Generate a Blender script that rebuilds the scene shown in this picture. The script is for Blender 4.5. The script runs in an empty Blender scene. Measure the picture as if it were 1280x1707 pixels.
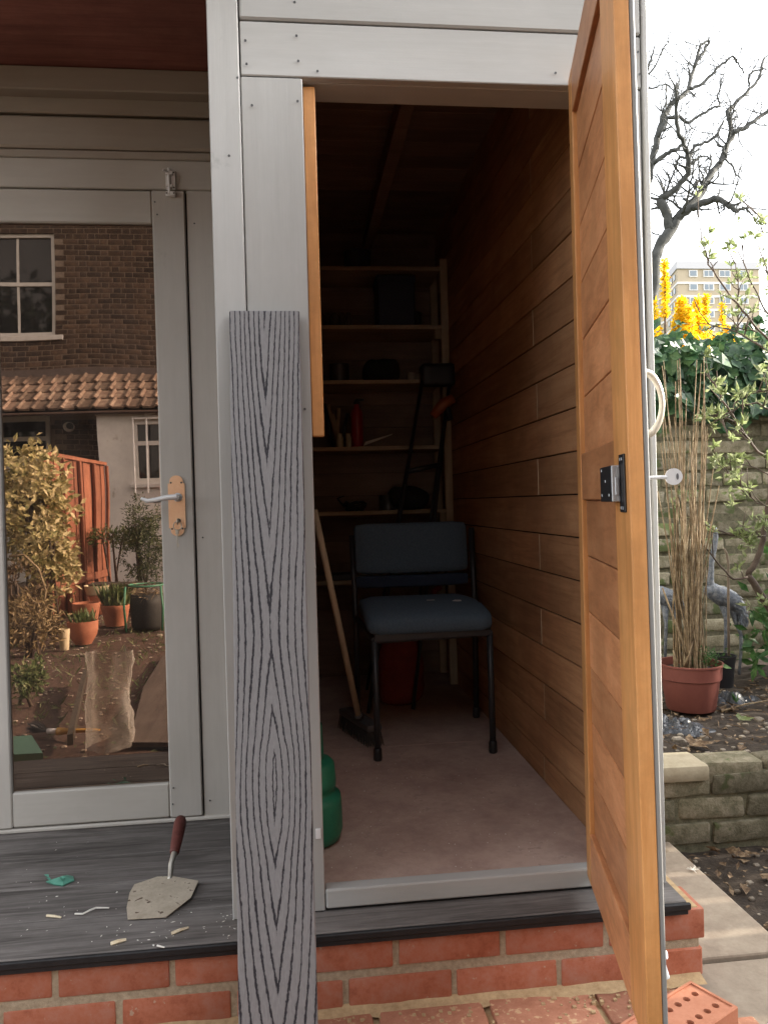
import bpy, bmesh, math, random
from mathutils import Vector, Matrix, noise as mnoise
import numpy as np
random.seed(7); rnd = random.random
def U(a, b): return a + (b - a) * random.random()
sc = bpy.context.scene
COL = sc.collection
pi = math.pi

# ------------------------------------------------------------------ camera
CAMZ = 1.04
YAW, PIT, ROL, F = math.radians(6.32), math.radians(-.68), math.radians(-1.54), 1300.0
fw = Vector((math.sin(YAW)*math.cos(PIT), math.cos(YAW)*math.cos(PIT), math.sin(PIT)))
rt = Vector((math.cos(YAW), -math.sin(YAW), 0)); up = rt.cross(fw)
c_, s_ = math.cos(ROL), math.sin(ROL)
rt, up = c_*rt + s_*up, -s_*rt + c_*up
cd = bpy.data.cameras.new('camera'); cam = bpy.data.objects.new('camera', cd); COL.objects.link(cam)
cd.sensor_fit = 'HORIZONTAL'; cd.sensor_width = 36; cd.lens = 36*F/1280
cd.clip_start = .02; cd.clip_end = 2000
M = Matrix((rt, up, -fw)).transposed().to_4x4(); M.translation = (0, 0, CAMZ)
cam.matrix_world = M; sc.camera = cam

# ------------------------------------------------------------------ light
SUN_AZ, SUN_EL = math.radians(.6), math.radians(24)      # azimuth from +X towards +Y
w = bpy.data.worlds.new('World'); sc.world = w; w.use_nodes = True
nt = w.node_tree; bg = nt.nodes['Background']; sky = nt.nodes.new('ShaderNodeTexSky')
sky.sky_type = 'NISHITA'; sky.sun_disc = False; sky.sun_elevation = SUN_EL
sky.sun_rotation = pi/2 - SUN_AZ; sky.air_density = 1.0; sky.dust_density = 2.5; sky.ozone_density = 1.0
hsv = nt.nodes.new('ShaderNodeHueSaturation'); hsv.inputs['Saturation'].default_value = .16   # thin white haze over the blue
nt.links.new(sky.outputs[0], hsv.inputs['Color']); nt.links.new(hsv.outputs[0], bg.inputs[0]); bg.inputs[1].default_value = .15
sd = bpy.data.lights.new('sun', 'SUN'); sd.energy = 2.4; sd.angle = math.radians(.6); sd.color = (1, .9, .76)
so = bpy.data.objects.new('sun', sd); COL.objects.link(so)
sdir = Vector((math.cos(SUN_EL)*math.cos(SUN_AZ), math.cos(SUN_EL)*math.sin(SUN_AZ), math.sin(SUN_EL)))
so.rotation_euler = sdir.to_track_quat('Z', 'Y').to_euler(); so.location = (6, 0, 6)
vs = sc.view_settings; vs.view_transform = 'Standard'; vs.look = 'None'; vs.gamma = 1; vs.use_curve_mapping = False
vs.exposure = 2.35
sc.cycles.max_bounces = 10; sc.cycles.diffuse_bounces = 5; sc.cycles.glossy_bounces = 5; sc.cycles.transparent_max_bounces = 12
sc.cycles.use_denoising = True; sc.cycles.caustics_reflective = False; sc.cycles.caustics_refractive = False

# ------------------------------------------------------------------ measuring helpers (photo pixel -> place in the world)
def ray(x, y): return fw + (x-640)/F*rt - (y-853.5)/F*up
CAM = Vector((0, 0, CAMZ))
def aty(x, y, Y): r = ray(x, y); return CAM + r*(Y/r.y)
def atz(x, y, Z): r = ray(x, y); return CAM + r*((Z-CAMZ)/r.z)
def atx(x, y, X): r = ray(x, y); return CAM + r*(X/r.x)
GY = 2.20                                               # the glass plane: what it mirrors stands at 2*GY - Y
def rfl(x, y, Y): p = aty(x, y, Y); return Vector((p.x, 2*GY-p.y, p.z))
def rflz(x, y, Z): p = atz(x, y, Z); return Vector((p.x, 2*GY-p.y, p.z))

# ------------------------------------------------------------------ materials
def new_mat(name):
    m = bpy.data.materials.new(name); m.use_nodes = True
    return m, m.node_tree.nodes, m.node_tree.links, m.node_tree.nodes['Principled BSDF']
def coords(N, L, scale, world=False, rndoff=True):
    tc = N.new('ShaderNodeTexCoord'); mp = N.new('ShaderNodeMapping'); mp.inputs['Scale'].default_value = scale
    if world:
        g = N.new('ShaderNodeNewGeometry'); src = g.outputs['Position']
    else: src = tc.outputs['Object']
    if rndoff and not world:
        oi = N.new('ShaderNodeObjectInfo'); ma = N.new('ShaderNodeMath'); ma.operation = 'MULTIPLY'; ma.inputs[1].default_value = 37.3
        L.new(oi.outputs['Random'], ma.inputs[0]); ad = N.new('ShaderNodeVectorMath'); ad.operation = 'ADD'
        L.new(src, ad.inputs[0]); L.new(ma.outputs[0], ad.inputs[1]); src = ad.outputs[0]
    L.new(src, mp.inputs[0]); return mp.outputs[0]
def noise(N, L, vec, scale, detail=5, rough=.6, dist=0):
    n = N.new('ShaderNodeTexNoise'); n.inputs['Scale'].default_value = scale; n.inputs['Detail'].default_value = detail
    n.inputs['Roughness'].default_value = rough; n.inputs['Distortion'].default_value = dist
    L.new(vec, n.inputs['Vector']); return n.outputs['Fac']
def ramp(N, L, fac, stops):
    r = N.new('ShaderNodeValToRGB'); e = r.color_ramp.elements
    while len(e) < len(stops): e.new(.5)
    for q, (p, c) in zip(e, stops):
        q.position = p; q.color = (c[0], c[1], c[2], 1)
    L.new(fac, r.inputs[0]); return r.outputs[0]
def mixc(N, L, fac, a, b, mode='MIX'):
    m = N.new('ShaderNodeMix'); m.data_type = 'RGBA'; m.blend_type = mode
    for s, v in ((m.inputs[0], fac), (m.inputs[6], a), (m.inputs[7], b)):
        if hasattr(v, 'links'): L.new(v, s)
        elif isinstance(v, (int, float)): s.default_value = v
        else: s.default_value = (v[0], v[1], v[2], 1)
    return m.outputs[2]
def bump(N, L, B, h, strength, dist=.002):
    b = N.new('ShaderNodeBump'); b.inputs['Strength'].default_value = strength; b.inputs['Distance'].default_value = dist
    L.new(h, b.inputs['Height']); L.new(b.outputs[0], B.inputs['Normal'])
def maths(N, L, op, a, b=0.0, c=0.0):
    m = N.new('ShaderNodeMath'); m.operation = op
    for s, v in zip(m.inputs, (a, b, c)):
        if hasattr(v, 'links'): L.new(v, s)
        else: s.default_value = v
    return m.outputs[0]
def objtint(N, L, col, amt=.25):
    oi = N.new('ShaderNodeObjectInfo'); mr = N.new('ShaderNodeMapRange'); mr.inputs[3].default_value = 1-amt; mr.inputs[4].default_value = 1+amt
    L.new(oi.outputs['Random'], mr.inputs[0]); v = N.new('ShaderNodeVectorMath'); v.operation = 'SCALE'
    L.new(col, v.inputs[0]); L.new(mr.outputs[0], v.inputs[3]); return v.outputs[0]

def matte(name, c1, c2, scale=20, rough=.75, bmp=.3, bd=.002, stretch=(1, 1, 1), tint=.12, spots=None, metal=0, spec=.4, world=False, c3=None):
    m, N, L, B = new_mat(name); v = coords(N, L, stretch, world)
    n1 = noise(N, L, v, scale, 6, .62); n2 = noise(N, L, v, scale*6, 4, .7)
    f = maths(N, L, 'MULTIPLY_ADD', n2, .35, maths(N, L, 'MULTIPLY', n1, .75))
    col = ramp(N, L, f, [(.36, c1), (.68, c2)] if c3 is None else [(.34, c1), (.52, c2), (.7, c3)])
    if spots:
        sc_, cs, lo = spots
        sp = noise(N, L, v, sc_, 3, .6)
        col = mixc(N, L, ramp(N, L, sp, [(lo, (0, 0, 0)), (lo+.05, (1, 1, 1))]), col, cs)
    if tint: col = objtint(N, L, col, tint)
    L.new(col, B.inputs['Base Color']); B.inputs['Roughness'].default_value = rough; B.inputs['Metallic'].default_value = metal
    B.inputs['Specular IOR Level'].default_value = spec
    if bmp: bump(N, L, B, f, bmp, bd)
    return m
def wood(name, dark, mid, light, axis='x', rough=.5, bmp=.25, tint=.18, knots=True, scale=1.0, spec=.4, bd=.0015):
    m, N, L, B = new_mat(name)
    st = {'x': (.07, 1, 1), 'y': (1, .07, 1), 'z': (1, 1, .07)}[axis]
    st2 = {'x': (.35, 1, 1), 'y': (1, .35, 1), 'z': (1, 1, .35)}[axis]
    v = coords(N, L, tuple(s*scale for s in st)); vk = coords(N, L, tuple(s*scale for s in st2))
    a = noise(N, L, v, 34, 4, .6, .8); b = noise(N, L, v, 160, 5, .7); c = noise(N, L, vk, 3.2, 3, .5)
    f = maths(N, L, 'ADD', maths(N, L, 'MULTIPLY', a, .55), maths(N, L, 'ADD', maths(N, L, 'MULTIPLY', b, .3), maths(N, L, 'MULTIPLY', c, .25)))
    col = ramp(N, L, f, [(.40, dark), (.55, mid), (.72, light)])
    if knots:
        vo = N.new('ShaderNodeTexVoronoi'); vo.inputs['Scale'].default_value = 3.1; L.new(vk, vo.inputs['Vector'])
        kf = ramp(N, L, maths(N, L, 'ADD', vo.outputs['Distance'], maths(N, L, 'MULTIPLY', b, .05)), [(.055, (1, 1, 1)), (.10, (0, 0, 0))])
        col = mixc(N, L, maths(N, L, 'MULTIPLY', kf, .55), col, tuple(x*.45 for x in dark))
    v0 = coords(N, L, (1, 1, 1)); bl = noise(N, L, v0, 5, 6, .7)
    col = mixc(N, L, ramp(N, L, bl, [(.40, (.42, .42, .42)), (.58, (0, 0, 0))]), col, tuple(x*.55 for x in mid))
    if tint: col = objtint(N, L, col, tint)
    L.new(col, B.inputs['Base Color']); B.inputs['Roughness'].default_value = rough; B.inputs['Specular IOR Level'].default_value = spec
    bump(N, L, B, f, bmp, bd); return m
def painted(name, c, axis='x', rough=.72):
    d = tuple(x*.91 for x in c); l = tuple(min(1, x*1.04) for x in c)
    m, N, L, B = new_mat(name)
    st = {'x': (.05, 1, 1), 'z': (1, 1, .05)}[axis]; st2 = {'x': (.4, 1, 1), 'z': (1, 1, .4)}[axis]
    v = coords(N, L, st); v2 = coords(N, L, st2); v3 = coords(N, L, (1, 1, 1))
    a = noise(N, L, v, 60, 5, .65); b = noise(N, L, v2, 4, 5, .6); sm = noise(N, L, v3, 9, 6, .7)
    f = maths(N, L, 'ADD', maths(N, L, 'MULTIPLY', a, .4), maths(N, L, 'MULTIPLY', b, .6))
    col = ramp(N, L, f, [(.35, d), (.55, c), (.7, l)])
    smf = ramp(N, L, sm, [(.66, (0, 0, 0)), (.76, (1, 1, 1))])
    col = mixc(N, L, maths(N, L, 'MULTIPLY', smf, .45), col, tuple(x*.60 for x in c))
    dr_ = noise(N, L, v2, 2.2, 6, .75); col = mixc(N, L, ramp(N, L, dr_, [(.40, (.24, .24, .24)), (.62, (0, 0, 0))]), col, (c[0]*.6, c[1]*.57, c[2]*.52))
    vo = N.new('ShaderNodeTexVoronoi'); vo.inputs['Scale'].default_value = 2.6; L.new(v2, vo.inputs['Vector'])
    kf = ramp(N, L, maths(N, L, 'ADD', vo.outputs['Distance'], maths(N, L, 'MULTIPLY', sm, .06)), [(.06, (1, 1, 1)), (.12, (0, 0, 0))])
    col = mixc(N, L, maths(N, L, 'MULTIPLY', kf, .3), col, tuple(x*.6 for x in c))
    col = objtint(N, L, col, .05)
    L.new(col, B.inputs['Base Color']); B.inputs['Roughness'].default_value = rough; B.inputs['Specular IOR Level'].default_value = .35
    bump(N, L, B, maths(N, L, 'ADD', a, maths(N, L, 'MULTIPLY', sm, .5)), .45, .0012); return m
def leafy(name, c1, c2, c3, trans=.35, scale=9, rough=.5):
    m, N, L, B = new_mat(name); v = coords(N, L, (1, 1, 1), world=True)
    n = noise(N, L, v, scale, 3, .7); col = ramp(N, L, n, [(.34, c1), (.5, c2), (.66, c3)])
    L.new(col, B.inputs['Base Color']); B.inputs['Roughness'].default_value = rough; B.inputs['Specular IOR Level'].default_value = .3
    t = N.new('ShaderNodeBsdfTranslucent'); L.new(col, t.inputs[0]); mx = N.new('ShaderNodeMixShader'); mx.inputs[0].default_value = trans
    L.new(B.outputs[0], mx.inputs[1]); L.new(t.outputs[0], mx.inputs[2]); L.new(mx.outputs[0], N['Material Output'].inputs[0]); return m
def flat(name, c, rough=.5, metal=0, spec=.5):
    return matte(name, tuple(x*.9 for x in c), c, 30, rough, .05, .001, tint=0, metal=metal, spec=spec)

GREY = (.452, .448, .432)
PX = painted('grey_paint_x', GREY, 'x'); PZ = painted('grey_paint_z', GREY, 'z')
DX = painted('door_paint_x', (.56, .53, .485), 'x'); DZ = painted('door_paint_z', (.56, .53, .49), 'z')
FX = painted('fascia_paint', (.40, .36, .31), 'x')
SEAM = flat('dark_gap', (.01, .01, .01), .9)
PINE_Z = wood('stained_pine_z', (.52, .225, .075), (.66, .31, .108), (.74, .385, .155), 'z', .42)
PINE_Y = wood('stained_pine_y', (.36, .15, .066), (.51, .225, .10), (.61, .30, .145), 'y', .45, knots=True, tint=.26)
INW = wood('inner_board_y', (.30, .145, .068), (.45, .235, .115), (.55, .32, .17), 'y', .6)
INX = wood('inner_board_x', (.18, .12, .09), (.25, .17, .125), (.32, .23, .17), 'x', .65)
RAW = wood('raw_batten', (.36, .28, .18), (.46, .36, .24), (.55, .44, .30), 'z', .7)
RAWX = wood('raw_shelf', (.36, .28, .18), (.46, .36, .24), (.55, .44, .30), 'x', .7)
PLY = wood('red_ply', (.18, .065, .056), (.27, .105, .085), (.36, .155, .12), 'x', .6, knots=False)
DECK = wood('deck_composite', (.065, .057, .052), (.185, .167, .156), (.29, .266, .25), 'x', .78, .8, .1, False, 1.0, .3, .002)
NOSE = matte('black_composite', (.008, .008, .009), (.018, .018, .02), 40, .55, .3, tint=0)
BRICK = matte('red_brick', (.29, .085, .045), (.41, .135, .075), 26, .85, .5, .002, tint=.12, spots=(55, (.42, .27, .19), .66), c3=(.42, .18, .125))
PAVB = matte('paving_brick', (.30, .12, .068), (.43, .20, .125), 30, .85, .6, .002, tint=.14, spots=(60, (.50, .33, .19), .60))
MORT = matte('sand_mortar', (.27, .215, .145), (.46, .375, .265), 90, .95, .9, .003, tint=0)
HAUNCH = matte('yellow_mortar', (.33, .22, .115), (.50, .36, .20), 70, .95, .6, .003, tint=0)
CONC = matte('concrete', (.24, .19, .145), (.36, .30, .23), 14, .92, .7, .003, tint=.06, spots=(9, (.22, .17, .12), .68))
FLOORM = matte('dusty_red_floor', (.36, .245, .205), (.54, .40, .335), 7, .8, .3, .001, tint=.04, spots=(30, (.42, .31, .26), .62))
SOIL = matte('soil', (.018, .013, .010), (.055, .040, .028), 22, .95, 1, .012, tint=0, spots=(60, (.16, .12, .08), .68), world=True)
EARTH = matte('garden_earth', (.042, .022, .016), (.10, .058, .042), 9, .95, 1, .02, tint=0, spots=(40, (.16, .12, .085), .64), world=True)
OLDB = matte('mossy_brick', (.12, .115, .065), (.25, .225, .15), 24, .95, 1, .007, tint=.35, spots=(9, (.13, .16, .065), .55), c3=(.40, .36, .27))
RETB = matte('shaded_mossy_brick', (.065, .062, .035), (.14, .125, .08), 24, .95, 1, .008, tint=.3, spots=(10, (.085, .095, .04), .62), c3=(.24, .21, .15))  # mossy brick, with the low wall's sun shade put into darker tones
OLDM = matte('old_mortar', (.07, .066, .04), (.20, .185, .12), 50, .95, 1, .004, tint=0)
COPE = matte('coping_stone', (.29, .245, .165), (.40, .345, .245), 20, .9, .5, .002, tint=.05, spots=(12, (.22, .2, .12), .64))
METAL = flat('bright_steel', (.86, .86, .86), .28, .2); STEEL = flat('worn_steel', (.55, .52, .46), .42, .8)
BRASS = flat('pale_brass', (.86, .78, .64), .3, .55); COPPER = matte('brushed_copper', (.80, .50, .32), (.88, .60, .40), 30, .38, .05, tint=0, metal=.85)
WHITE = flat('white_plastic', (.8, .8, .8), .4); WHITEP = matte('white_paint', (.50, .49, .47), (.62, .61, .59), 12, .6, .15, tint=.05)
BLACK = flat('black_plastic', (.018, .018, .02), .45); BLACKM = flat('black_metal', (.03, .032, .036), .4)
SCREW = flat('screw_head', (.10, .10, .10), .5, .6)
DGLASS, N, L, B = new_mat('bronze_glass')
g = N.new('ShaderNodeBsdfGlossy'); g.inputs['Color'].default_value = (.78, .60, .48, 1); g.inputs['Roughness'].default_value = .004
t = N.new('ShaderNodeBsdfTransparent'); t.inputs[0].default_value = (.28, .22, .18, 1); mx = N.new('ShaderNodeMixShader'); mx.inputs[0].default_value = .42
wv = noise(N, L, coords(N, L, (1, 1, 1), world=True), 2.2, 1, .5); gb_ = N.new('ShaderNodeBump'); gb_.inputs['Strength'].default_value = 1; gb_.inputs['Distance'].default_value = .0012; L.new(wv, gb_.inputs['Height']); L.new(gb_.outputs[0], g.inputs['Normal'])
L.new(t.outputs[0], mx.inputs[1]); L.new(g.outputs[0], mx.inputs[2])
df = N.new('ShaderNodeBsdfDiffuse'); df.inputs[0].default_value = (.42, .36, .32, 1); mx2 = N.new('ShaderNodeMixShader')      # dust and smears on the glass
sm_1 = noise(N, L, coords(N, L, (1, 1, .45), world=True), 7, 6, .7)
L.new(maths(N, L, 'MULTIPLY_ADD', ramp(N, L, sm_1, [(.4, (0, 0, 0)), (.75, (1, 1, 1))]), .06, .028), mx2.inputs[0]); L.new(mx.outputs[0], mx2.inputs[1]); L.new(df.outputs[0], mx2.inputs[2])
L.new(mx2.outputs[0], N['Material Output'].inputs[0])
PANE, N, L, B = new_mat('window_glass'); B.inputs['Base Color'].default_value = (.012, .013, .014, 1); B.inputs['Roughness'].default_value = .03

# ------------------------------------------------------------------ mesh builder
class MB:
    def __init__(s): s.v = []; s.f = []; s.m = []; s.cur = 0
    def add(s, vs, fs):
        o = len(s.v); s.v += [Vector(p) for p in vs]; s.f += [[i+o for i in q] for q in fs]; s.m += [s.cur]*len(fs); return s
    def box(s, x0, x1, y0, y1, z0, z1, bev=0.0, fn=None, seg=1):
        if x0 > x1: x0, x1 = x1, x0
        if y0 > y1: y0, y1 = y1, y0
        if z0 > z1: z0, z1 = z1, z0
        bev = min(bev, .47*min(x1-x0, y1-y0, z1-z0))
        if bev <= 0:
            vs = [(x, y, z) for x in (x0, x1) for y in (y0, y1) for z in (z0, z1)]
            fs = [(0, 1, 3, 2), (4, 6, 7, 5), (0, 4, 5, 1), (2, 3, 7, 6), (0, 2, 6, 4), (1, 5, 7, 3)]
        else:
            bm = bmesh.new(); bmesh.ops.create_cube(bm, size=1)
            for v in bm.verts: v.co = Vector(((x0+x1)/2+v.co.x*(x1-x0), (y0+y1)/2+v.co.y*(y1-y0), (z0+z1)/2+v.co.z*(z1-z0)))
            bmesh.ops.bevel(bm, geom=bm.edges[:], offset=bev, segments=seg, affect='EDGES', profile=.5)
            bm.verts.index_update(); vs = [v.co.copy() for v in bm.verts]; fs = [[v.index for v in q.verts] for q in bm.faces]; bm.free()
        if fn: vs = [fn(Vector(p)) for p in vs]
        return s.add(vs, fs)
    def cuts(s, x0, x1, y0, y1, z0, z1, axis, n, fn=None):       # a box cut along an axis so it can bend
        for k in range(n):
            a, b = k/n, (k+1)/n
            d = {'x': (x0+(x1-x0)*a, x0+(x1-x0)*b, y0, y1, z0, z1), 'z': (x0, x1, y0, y1, z0+(z1-z0)*a, z0+(z1-z0)*b)}[axis]
            s.box(*d, fn=fn)
        return s
    def tube(s, pts, rad, n=8, cap=True):
        pts = [Vector(p) for p in pts]
        if not hasattr(rad, '__len__'): rad = [rad]*len(pts)
        o = len(s.v); t0 = (pts[1]-pts[0]).normalized(); a = t0.orthogonal().normalized(); vs = []
        for i, p in enumerate(pts):
            t = (pts[min(i+1, len(pts)-1)]-pts[max(i-1, 0)]).normalized()
            a = (a - t*a.dot(t)).normalized(); b = t.cross(a)
            for k in range(n):
                q = 2*pi*k/n; vs.append(p+rad[i]*(math.cos(q)*a+math.sin(q)*b))
        fs = [(i*n+k, i*n+(k+1) % n, (i+1)*n+(k+1) % n, (i+1)*n+k) for i in range(len(pts)-1) for k in range(n)]
        if cap: fs += [list(range(n))[::-1], [(len(pts)-1)*n+k for k in range(n)]]
        return s.add(vs, fs)
    def lathe(s, prof, c=(0, 0, 0), n=24, axis='z', fn=None):
        vs = []
        for r, h in prof:
            for k in range(n):
                a = 2*pi*k/n; p = Vector((r*math.cos(a), r*math.sin(a), h))
                if axis == 'y': p = Vector((p.x, p.z, p.y))
                if axis == 'x': p = Vector((p.z, p.x, p.y))
                p = p+Vector(c); vs.append(fn(p) if fn else p)
        m = len(prof); fs = [(i*n+k, i*n+(k+1) % n, (i+1)*n+(k+1) % n, (i+1)*n+k) for i in range(m-1) for k in range(n)]
        if prof[0][0] > 1e-5: fs.append(list(range(n))[::-1])
        if prof[-1][0] > 1e-5: fs.append([(m-1)*n+k for k in range(n)])
        return s.add(vs, fs)
    def prism(s, poly, ext):                                     # a polygon of 3D points pushed along a vector
        n = len(poly); e = Vector(ext); vs = [Vector(p) for p in poly]+[Vector(p)+e for p in poly]
        return s.add(vs, [list(range(n))[::-1], [n+i for i in range(n)]]+[(i, (i+1) % n, n+(i+1) % n, n+i) for i in range(n)])
    def leaf(s, p, d, nrm, l, wd, fold=.25):
        d = d.normalized(); sd_ = d.cross(nrm)
        if sd_.length < 1e-4: sd_ = d.orthogonal()
        sd_.normalize(); nn = sd_.cross(d)
        a = p; b = p+d*l; m1 = p+d*l*.45+sd_*wd*.5+nn*wd*fold; m2 = p+d*l*.45-sd_*wd*.5+nn*wd*fold
        return s.add([a, m1, b, m2], [(0, 1, 2), (0, 2, 3)])
ORG = {}
def tag(o, label=None, cat=None, group=None, kind=None):
    for k, v in (('label', label), ('category', cat), ('group', group), ('kind', kind)):
        if v: o[k] = v
    return o
def mesh_of(name, mb, mats, smooth=False, off=Vector((0, 0, 0))):
    me = bpy.data.meshes.new(name); me.from_pydata([tuple(v-off) for v in mb.v], [], mb.f)
    mats = mats if isinstance(mats, (list, tuple)) else [mats]
    for m in mats: me.materials.append(m)
    if len(mats) > 1: me.polygons.foreach_set('material_index', mb.m)
    if smooth: me.polygons.foreach_set('use_smooth', [True]*len(me.polygons))
    bm = bmesh.new(); bm.from_mesh(me); bmesh.ops.recalc_face_normals(bm, faces=bm.faces); bm.to_mesh(me); bm.free()
    if smooth == 'auto':
        try: me.set_sharp_from_angle(angle=math.radians(40))
        except Exception: pass
    me.update(); return me
def thing(name, loc, label=None, cat=None, group=None, kind=None):
    o = bpy.data.objects.new(name, None); o.empty_display_size = .05; o.location = loc; COL.objects.link(o)
    ORG[o.name] = Vector(loc); return tag(o, label, cat, group, kind)
def build(name, mb, mats, parent=None, smooth=False, label=None, cat=None, group=None, kind=None, base=None):
    off = ORG[parent.name] if parent else (Vector(base) if base is not None else Vector((0, 0, 0)))
    o = bpy.data.objects.new(name, mesh_of(name, mb, mats, smooth, off)); COL.objects.link(o)
    if parent: o.parent = parent
    else: o.location = off
    ORG[o.name] = off; return tag(o, label, cat, group, kind)
def piece(name, me, parent, loc, rot=(0, 0, 0), scale=None):
    o = bpy.data.objects.new(name, me); COL.objects.link(o); o.parent = parent
    o.location = Vector(loc)-ORG[parent.name]; o.rotation_euler = rot
    if scale: o.scale = scale
    return o
def bx(name, d, mat, parent=None, bev=.0015, fn=None, **k):
    return build(name, MB().box(*d, bev=bev, fn=fn), mat, parent, **k)
def rough_box(sx, sy, sz, bev, amp, seed, fr=14):
    m = MB().box(-sx/2, sx/2, -sy/2, sy/2, -sz/2, sz/2, bev=bev, seg=2)
    for v in m.v:
        n = mnoise.noise_vector(v*fr+Vector((seed*7.1, seed*3.3, 0))); v += n*amp
    return m
def rv(s=1.0):
    while True:
        v = Vector((U(-1, 1), U(-1, 1), U(-1, 1)))
        if .05 < v.length < 1: return v.normalized()*s
#@@SETTING
# ------------------------------------------------------------------ setting: ground, earth, path, bed
def sheet(name, x0, x1, y0, y1, nx, ny, hf, mat, **k):
    m = MB(); vs = []; fs = []
    for j in range(ny+1):
        for i in range(nx+1):
            x = x0+(x1-x0)*i/nx; y = y0+(y1-y0)*j/ny; vs.append((x, y, hf(x, y)))
    for j in range(ny):
        for i in range(nx):
            a = j*(nx+1)+i; fs.append((a, a+1, a+nx+2, a+nx+1))
    m.add(vs, fs); return build(name, m, mat, smooth=True, **k)
FAR = matte('far_ground', (.05, .06, .03), (.10, .10, .06), .4, .95, .3, tint=0, world=True)
m = MB().add([(-400, -400, -.16), (400, -400, -.16), (400, 400, -.16), (-400, 400, -.16)], [(0, 1, 2, 3)])
build('ground', m, FAR, kind='structure')
def nz(x, y, f, a): return mnoise.noise(Vector((x*f, y*f, 1.7)))*a
sheet('garden_soil', -6, 2.6, -6.2, 1.50, 130, 110, lambda x, y: -.028+nz(x, y, 1.3, .018)+nz(x, y, 7, .012)+nz(x, y, 21, .009)-(.05 if y > 1.2 and x > -1.5 else 0), EARTH, kind='structure')
sheet('lower_bed', 1.07, 3.6, 1.2, 2.35, 60, 40, lambda x, y: -.035+nz(x, y, 3, .03)+nz(x, y, 16, .014), SOIL, kind='structure')
def bedz(x, y): return .215-.04*max(0, min(1.3, (y-2.6)))+nz(x, y, 2.5, .025)+nz(x, y, 13, .014)
sheet('raised_bed', .80, 4.6, 2.30, 4.0, 110, 70, bedz, SOIL, kind='structure')

# concrete path beside the shed
pth = thing('path', (.94, 1.8, 0), kind='structure')
for y0, y1 in ((1.652, 2.228), (1.02, 1.640), (.40, 1.008)):
    mm = MB().box(.792, 1.082, y0, y1, -.06, -.001 if y0 > 1.6 else -.006, bev=.006, seg=2)
    build('slab', mm, CONC, pth)

# paving bricks in front of the step
pav = thing('paving', (0, 1.3, 0), kind='structure')
bx('sand_bed', (-1.9, .79, 1.10, 1.578, -.07, -.001), HAUNCH, pav, 0)
bv = [mesh_of('brick', rough_box(.213, .1025, .06, .005, .0016, i), PAVB, 'auto') for i in range(5)]
x = -1.9
while x < .80:
    piece('brick', bv[random.randrange(5)], pav, (x+.107, 1.512, -.022+U(-.003, .004)), (U(-.02, .02), U(-.015, .015), U(-.01, .01))); x += .226
x = -1.88; k = 0
while x < .80:
    piece('brick', bv[random.randrange(5)], pav, (x+.051, 1.342+U(-.004, .004), -.022+U(-.003, .004)), (U(-.02, .02), U(-.015, .015), pi/2+U(-.015, .015))); x += .115; k += 1
x = -1.8
while x < .60:
    piece('brick', bv[random.randrange(5)], pav, (x+.107, 1.175, -.022+U(-.003, .003)), (U(-.02, .02), U(-.015, .015), U(-.01, .01))); x += .226
mh = MB()                                                   # mortar haunch between riser and paving
xs = [-1.9+i*.03 for i in range(92)]
vs = []; fs = []
for i, xx in enumerate(xs):
    j = nz(xx, 3, 12, .008)
    j2_ = nz(xx, 8, 30, .010); vs += [(xx, 1.584, .016+j*.8), (xx, 1.566+j, .0105), (xx, 1.548+j+j2_, .0075)]
for i in range(len(xs)-1):
    for q in range(2): fs.append((i*3+q, i*3+q+1, (i+1)*3+q+1, (i+1)*3+q))
mh.add(vs, fs)
for i in range(420):
    cx_, cy_ = U(-1.9, .78), 1.55-abs(random.gauss(0, .05)); q = U(.0012, .004); mh.box(cx_-q, cx_+q, cy_-q, cy_+q, .004, .0085+q)
build('mortar_fillet', mh, HAUNCH, pav)

# ------------------------------------------------------------------ brick plinth of the shed
pl = thing('brick_plinth', (0, 1.63, 0), 'low red brick plinth under the grey shed and its black deck', 'brick plinth')
bx('mortar_core', (-2.2, .832, 1.5835, 1.68, -.05, .1445), MORT, pl, .002)
bx('mortar_core', (.738, .8325, 1.685, 3.75, -.05, .142), MORT, pl, 0)
pb = [mesh_of('brick', rough_box(.2125, .1025, .0632, .004, .0022, i+9, 22), BRICK, 'auto') for i in range(5)]
hb = [mesh_of('brick', rough_box(.1025, .1025, .0632, .004, .0014, i+19), BRICK, 'auto') for i in range(2)]
j1 = aty(838, 1570, 1.58).x; j2 = aty(757, 1640, 1.58).x
for k in range(-11, 3):
    xl = j1+.2245*k
    if xl+.2 < .845 and xl > -2.3: piece('brick', pb[k % 5], pl, (xl+.1125, 1.631, .1185), (0, U(-.004, .004), U(-.006, .006)))
for k in range(-11, 2):
    xl = j2+.2245*k
    if xl+.2 < .86 and xl > -2.3: piece('brick', pb[(k+2) % 5], pl, (xl+.1125, 1.6315+U(-.002, .002), .0365), (0, U(-.004, .004), U(-.006, .006)))
xe = j1+.2245*2; print('end gap', xe, .838-xe, j2+.2245*2)
def filler(x0, z):
    wd = .838-x0
    if wd > .03: bx('brick', (x0, .838, 1.58, 1.68, z-.0315, z+.0315), BRICK, pl, .004)
kk = max(k for k in range(-11, 3) if j1+.2245*k+.2 < .845); filler(j1+.2245*(kk+1)+.006, .1185)
kk = max(k for k in range(-11, 2) if j2+.2245*k+.2 < .86); filler(j2+.2245*(kk+1)+.006, .0365)
for z in (.0365, .1185):
    for k in range(9): piece('brick', pb[(k*3+int(z*100)) % 5], pl, (.787, 1.80+.2245*k+(.1 if z > .1 else 0), z), (0, 0, pi/2))
bx('mortar_flaunching', (.75, .8345, 1.584, 3.7, .1425, .1525), HAUNCH, pl, .004)

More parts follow.
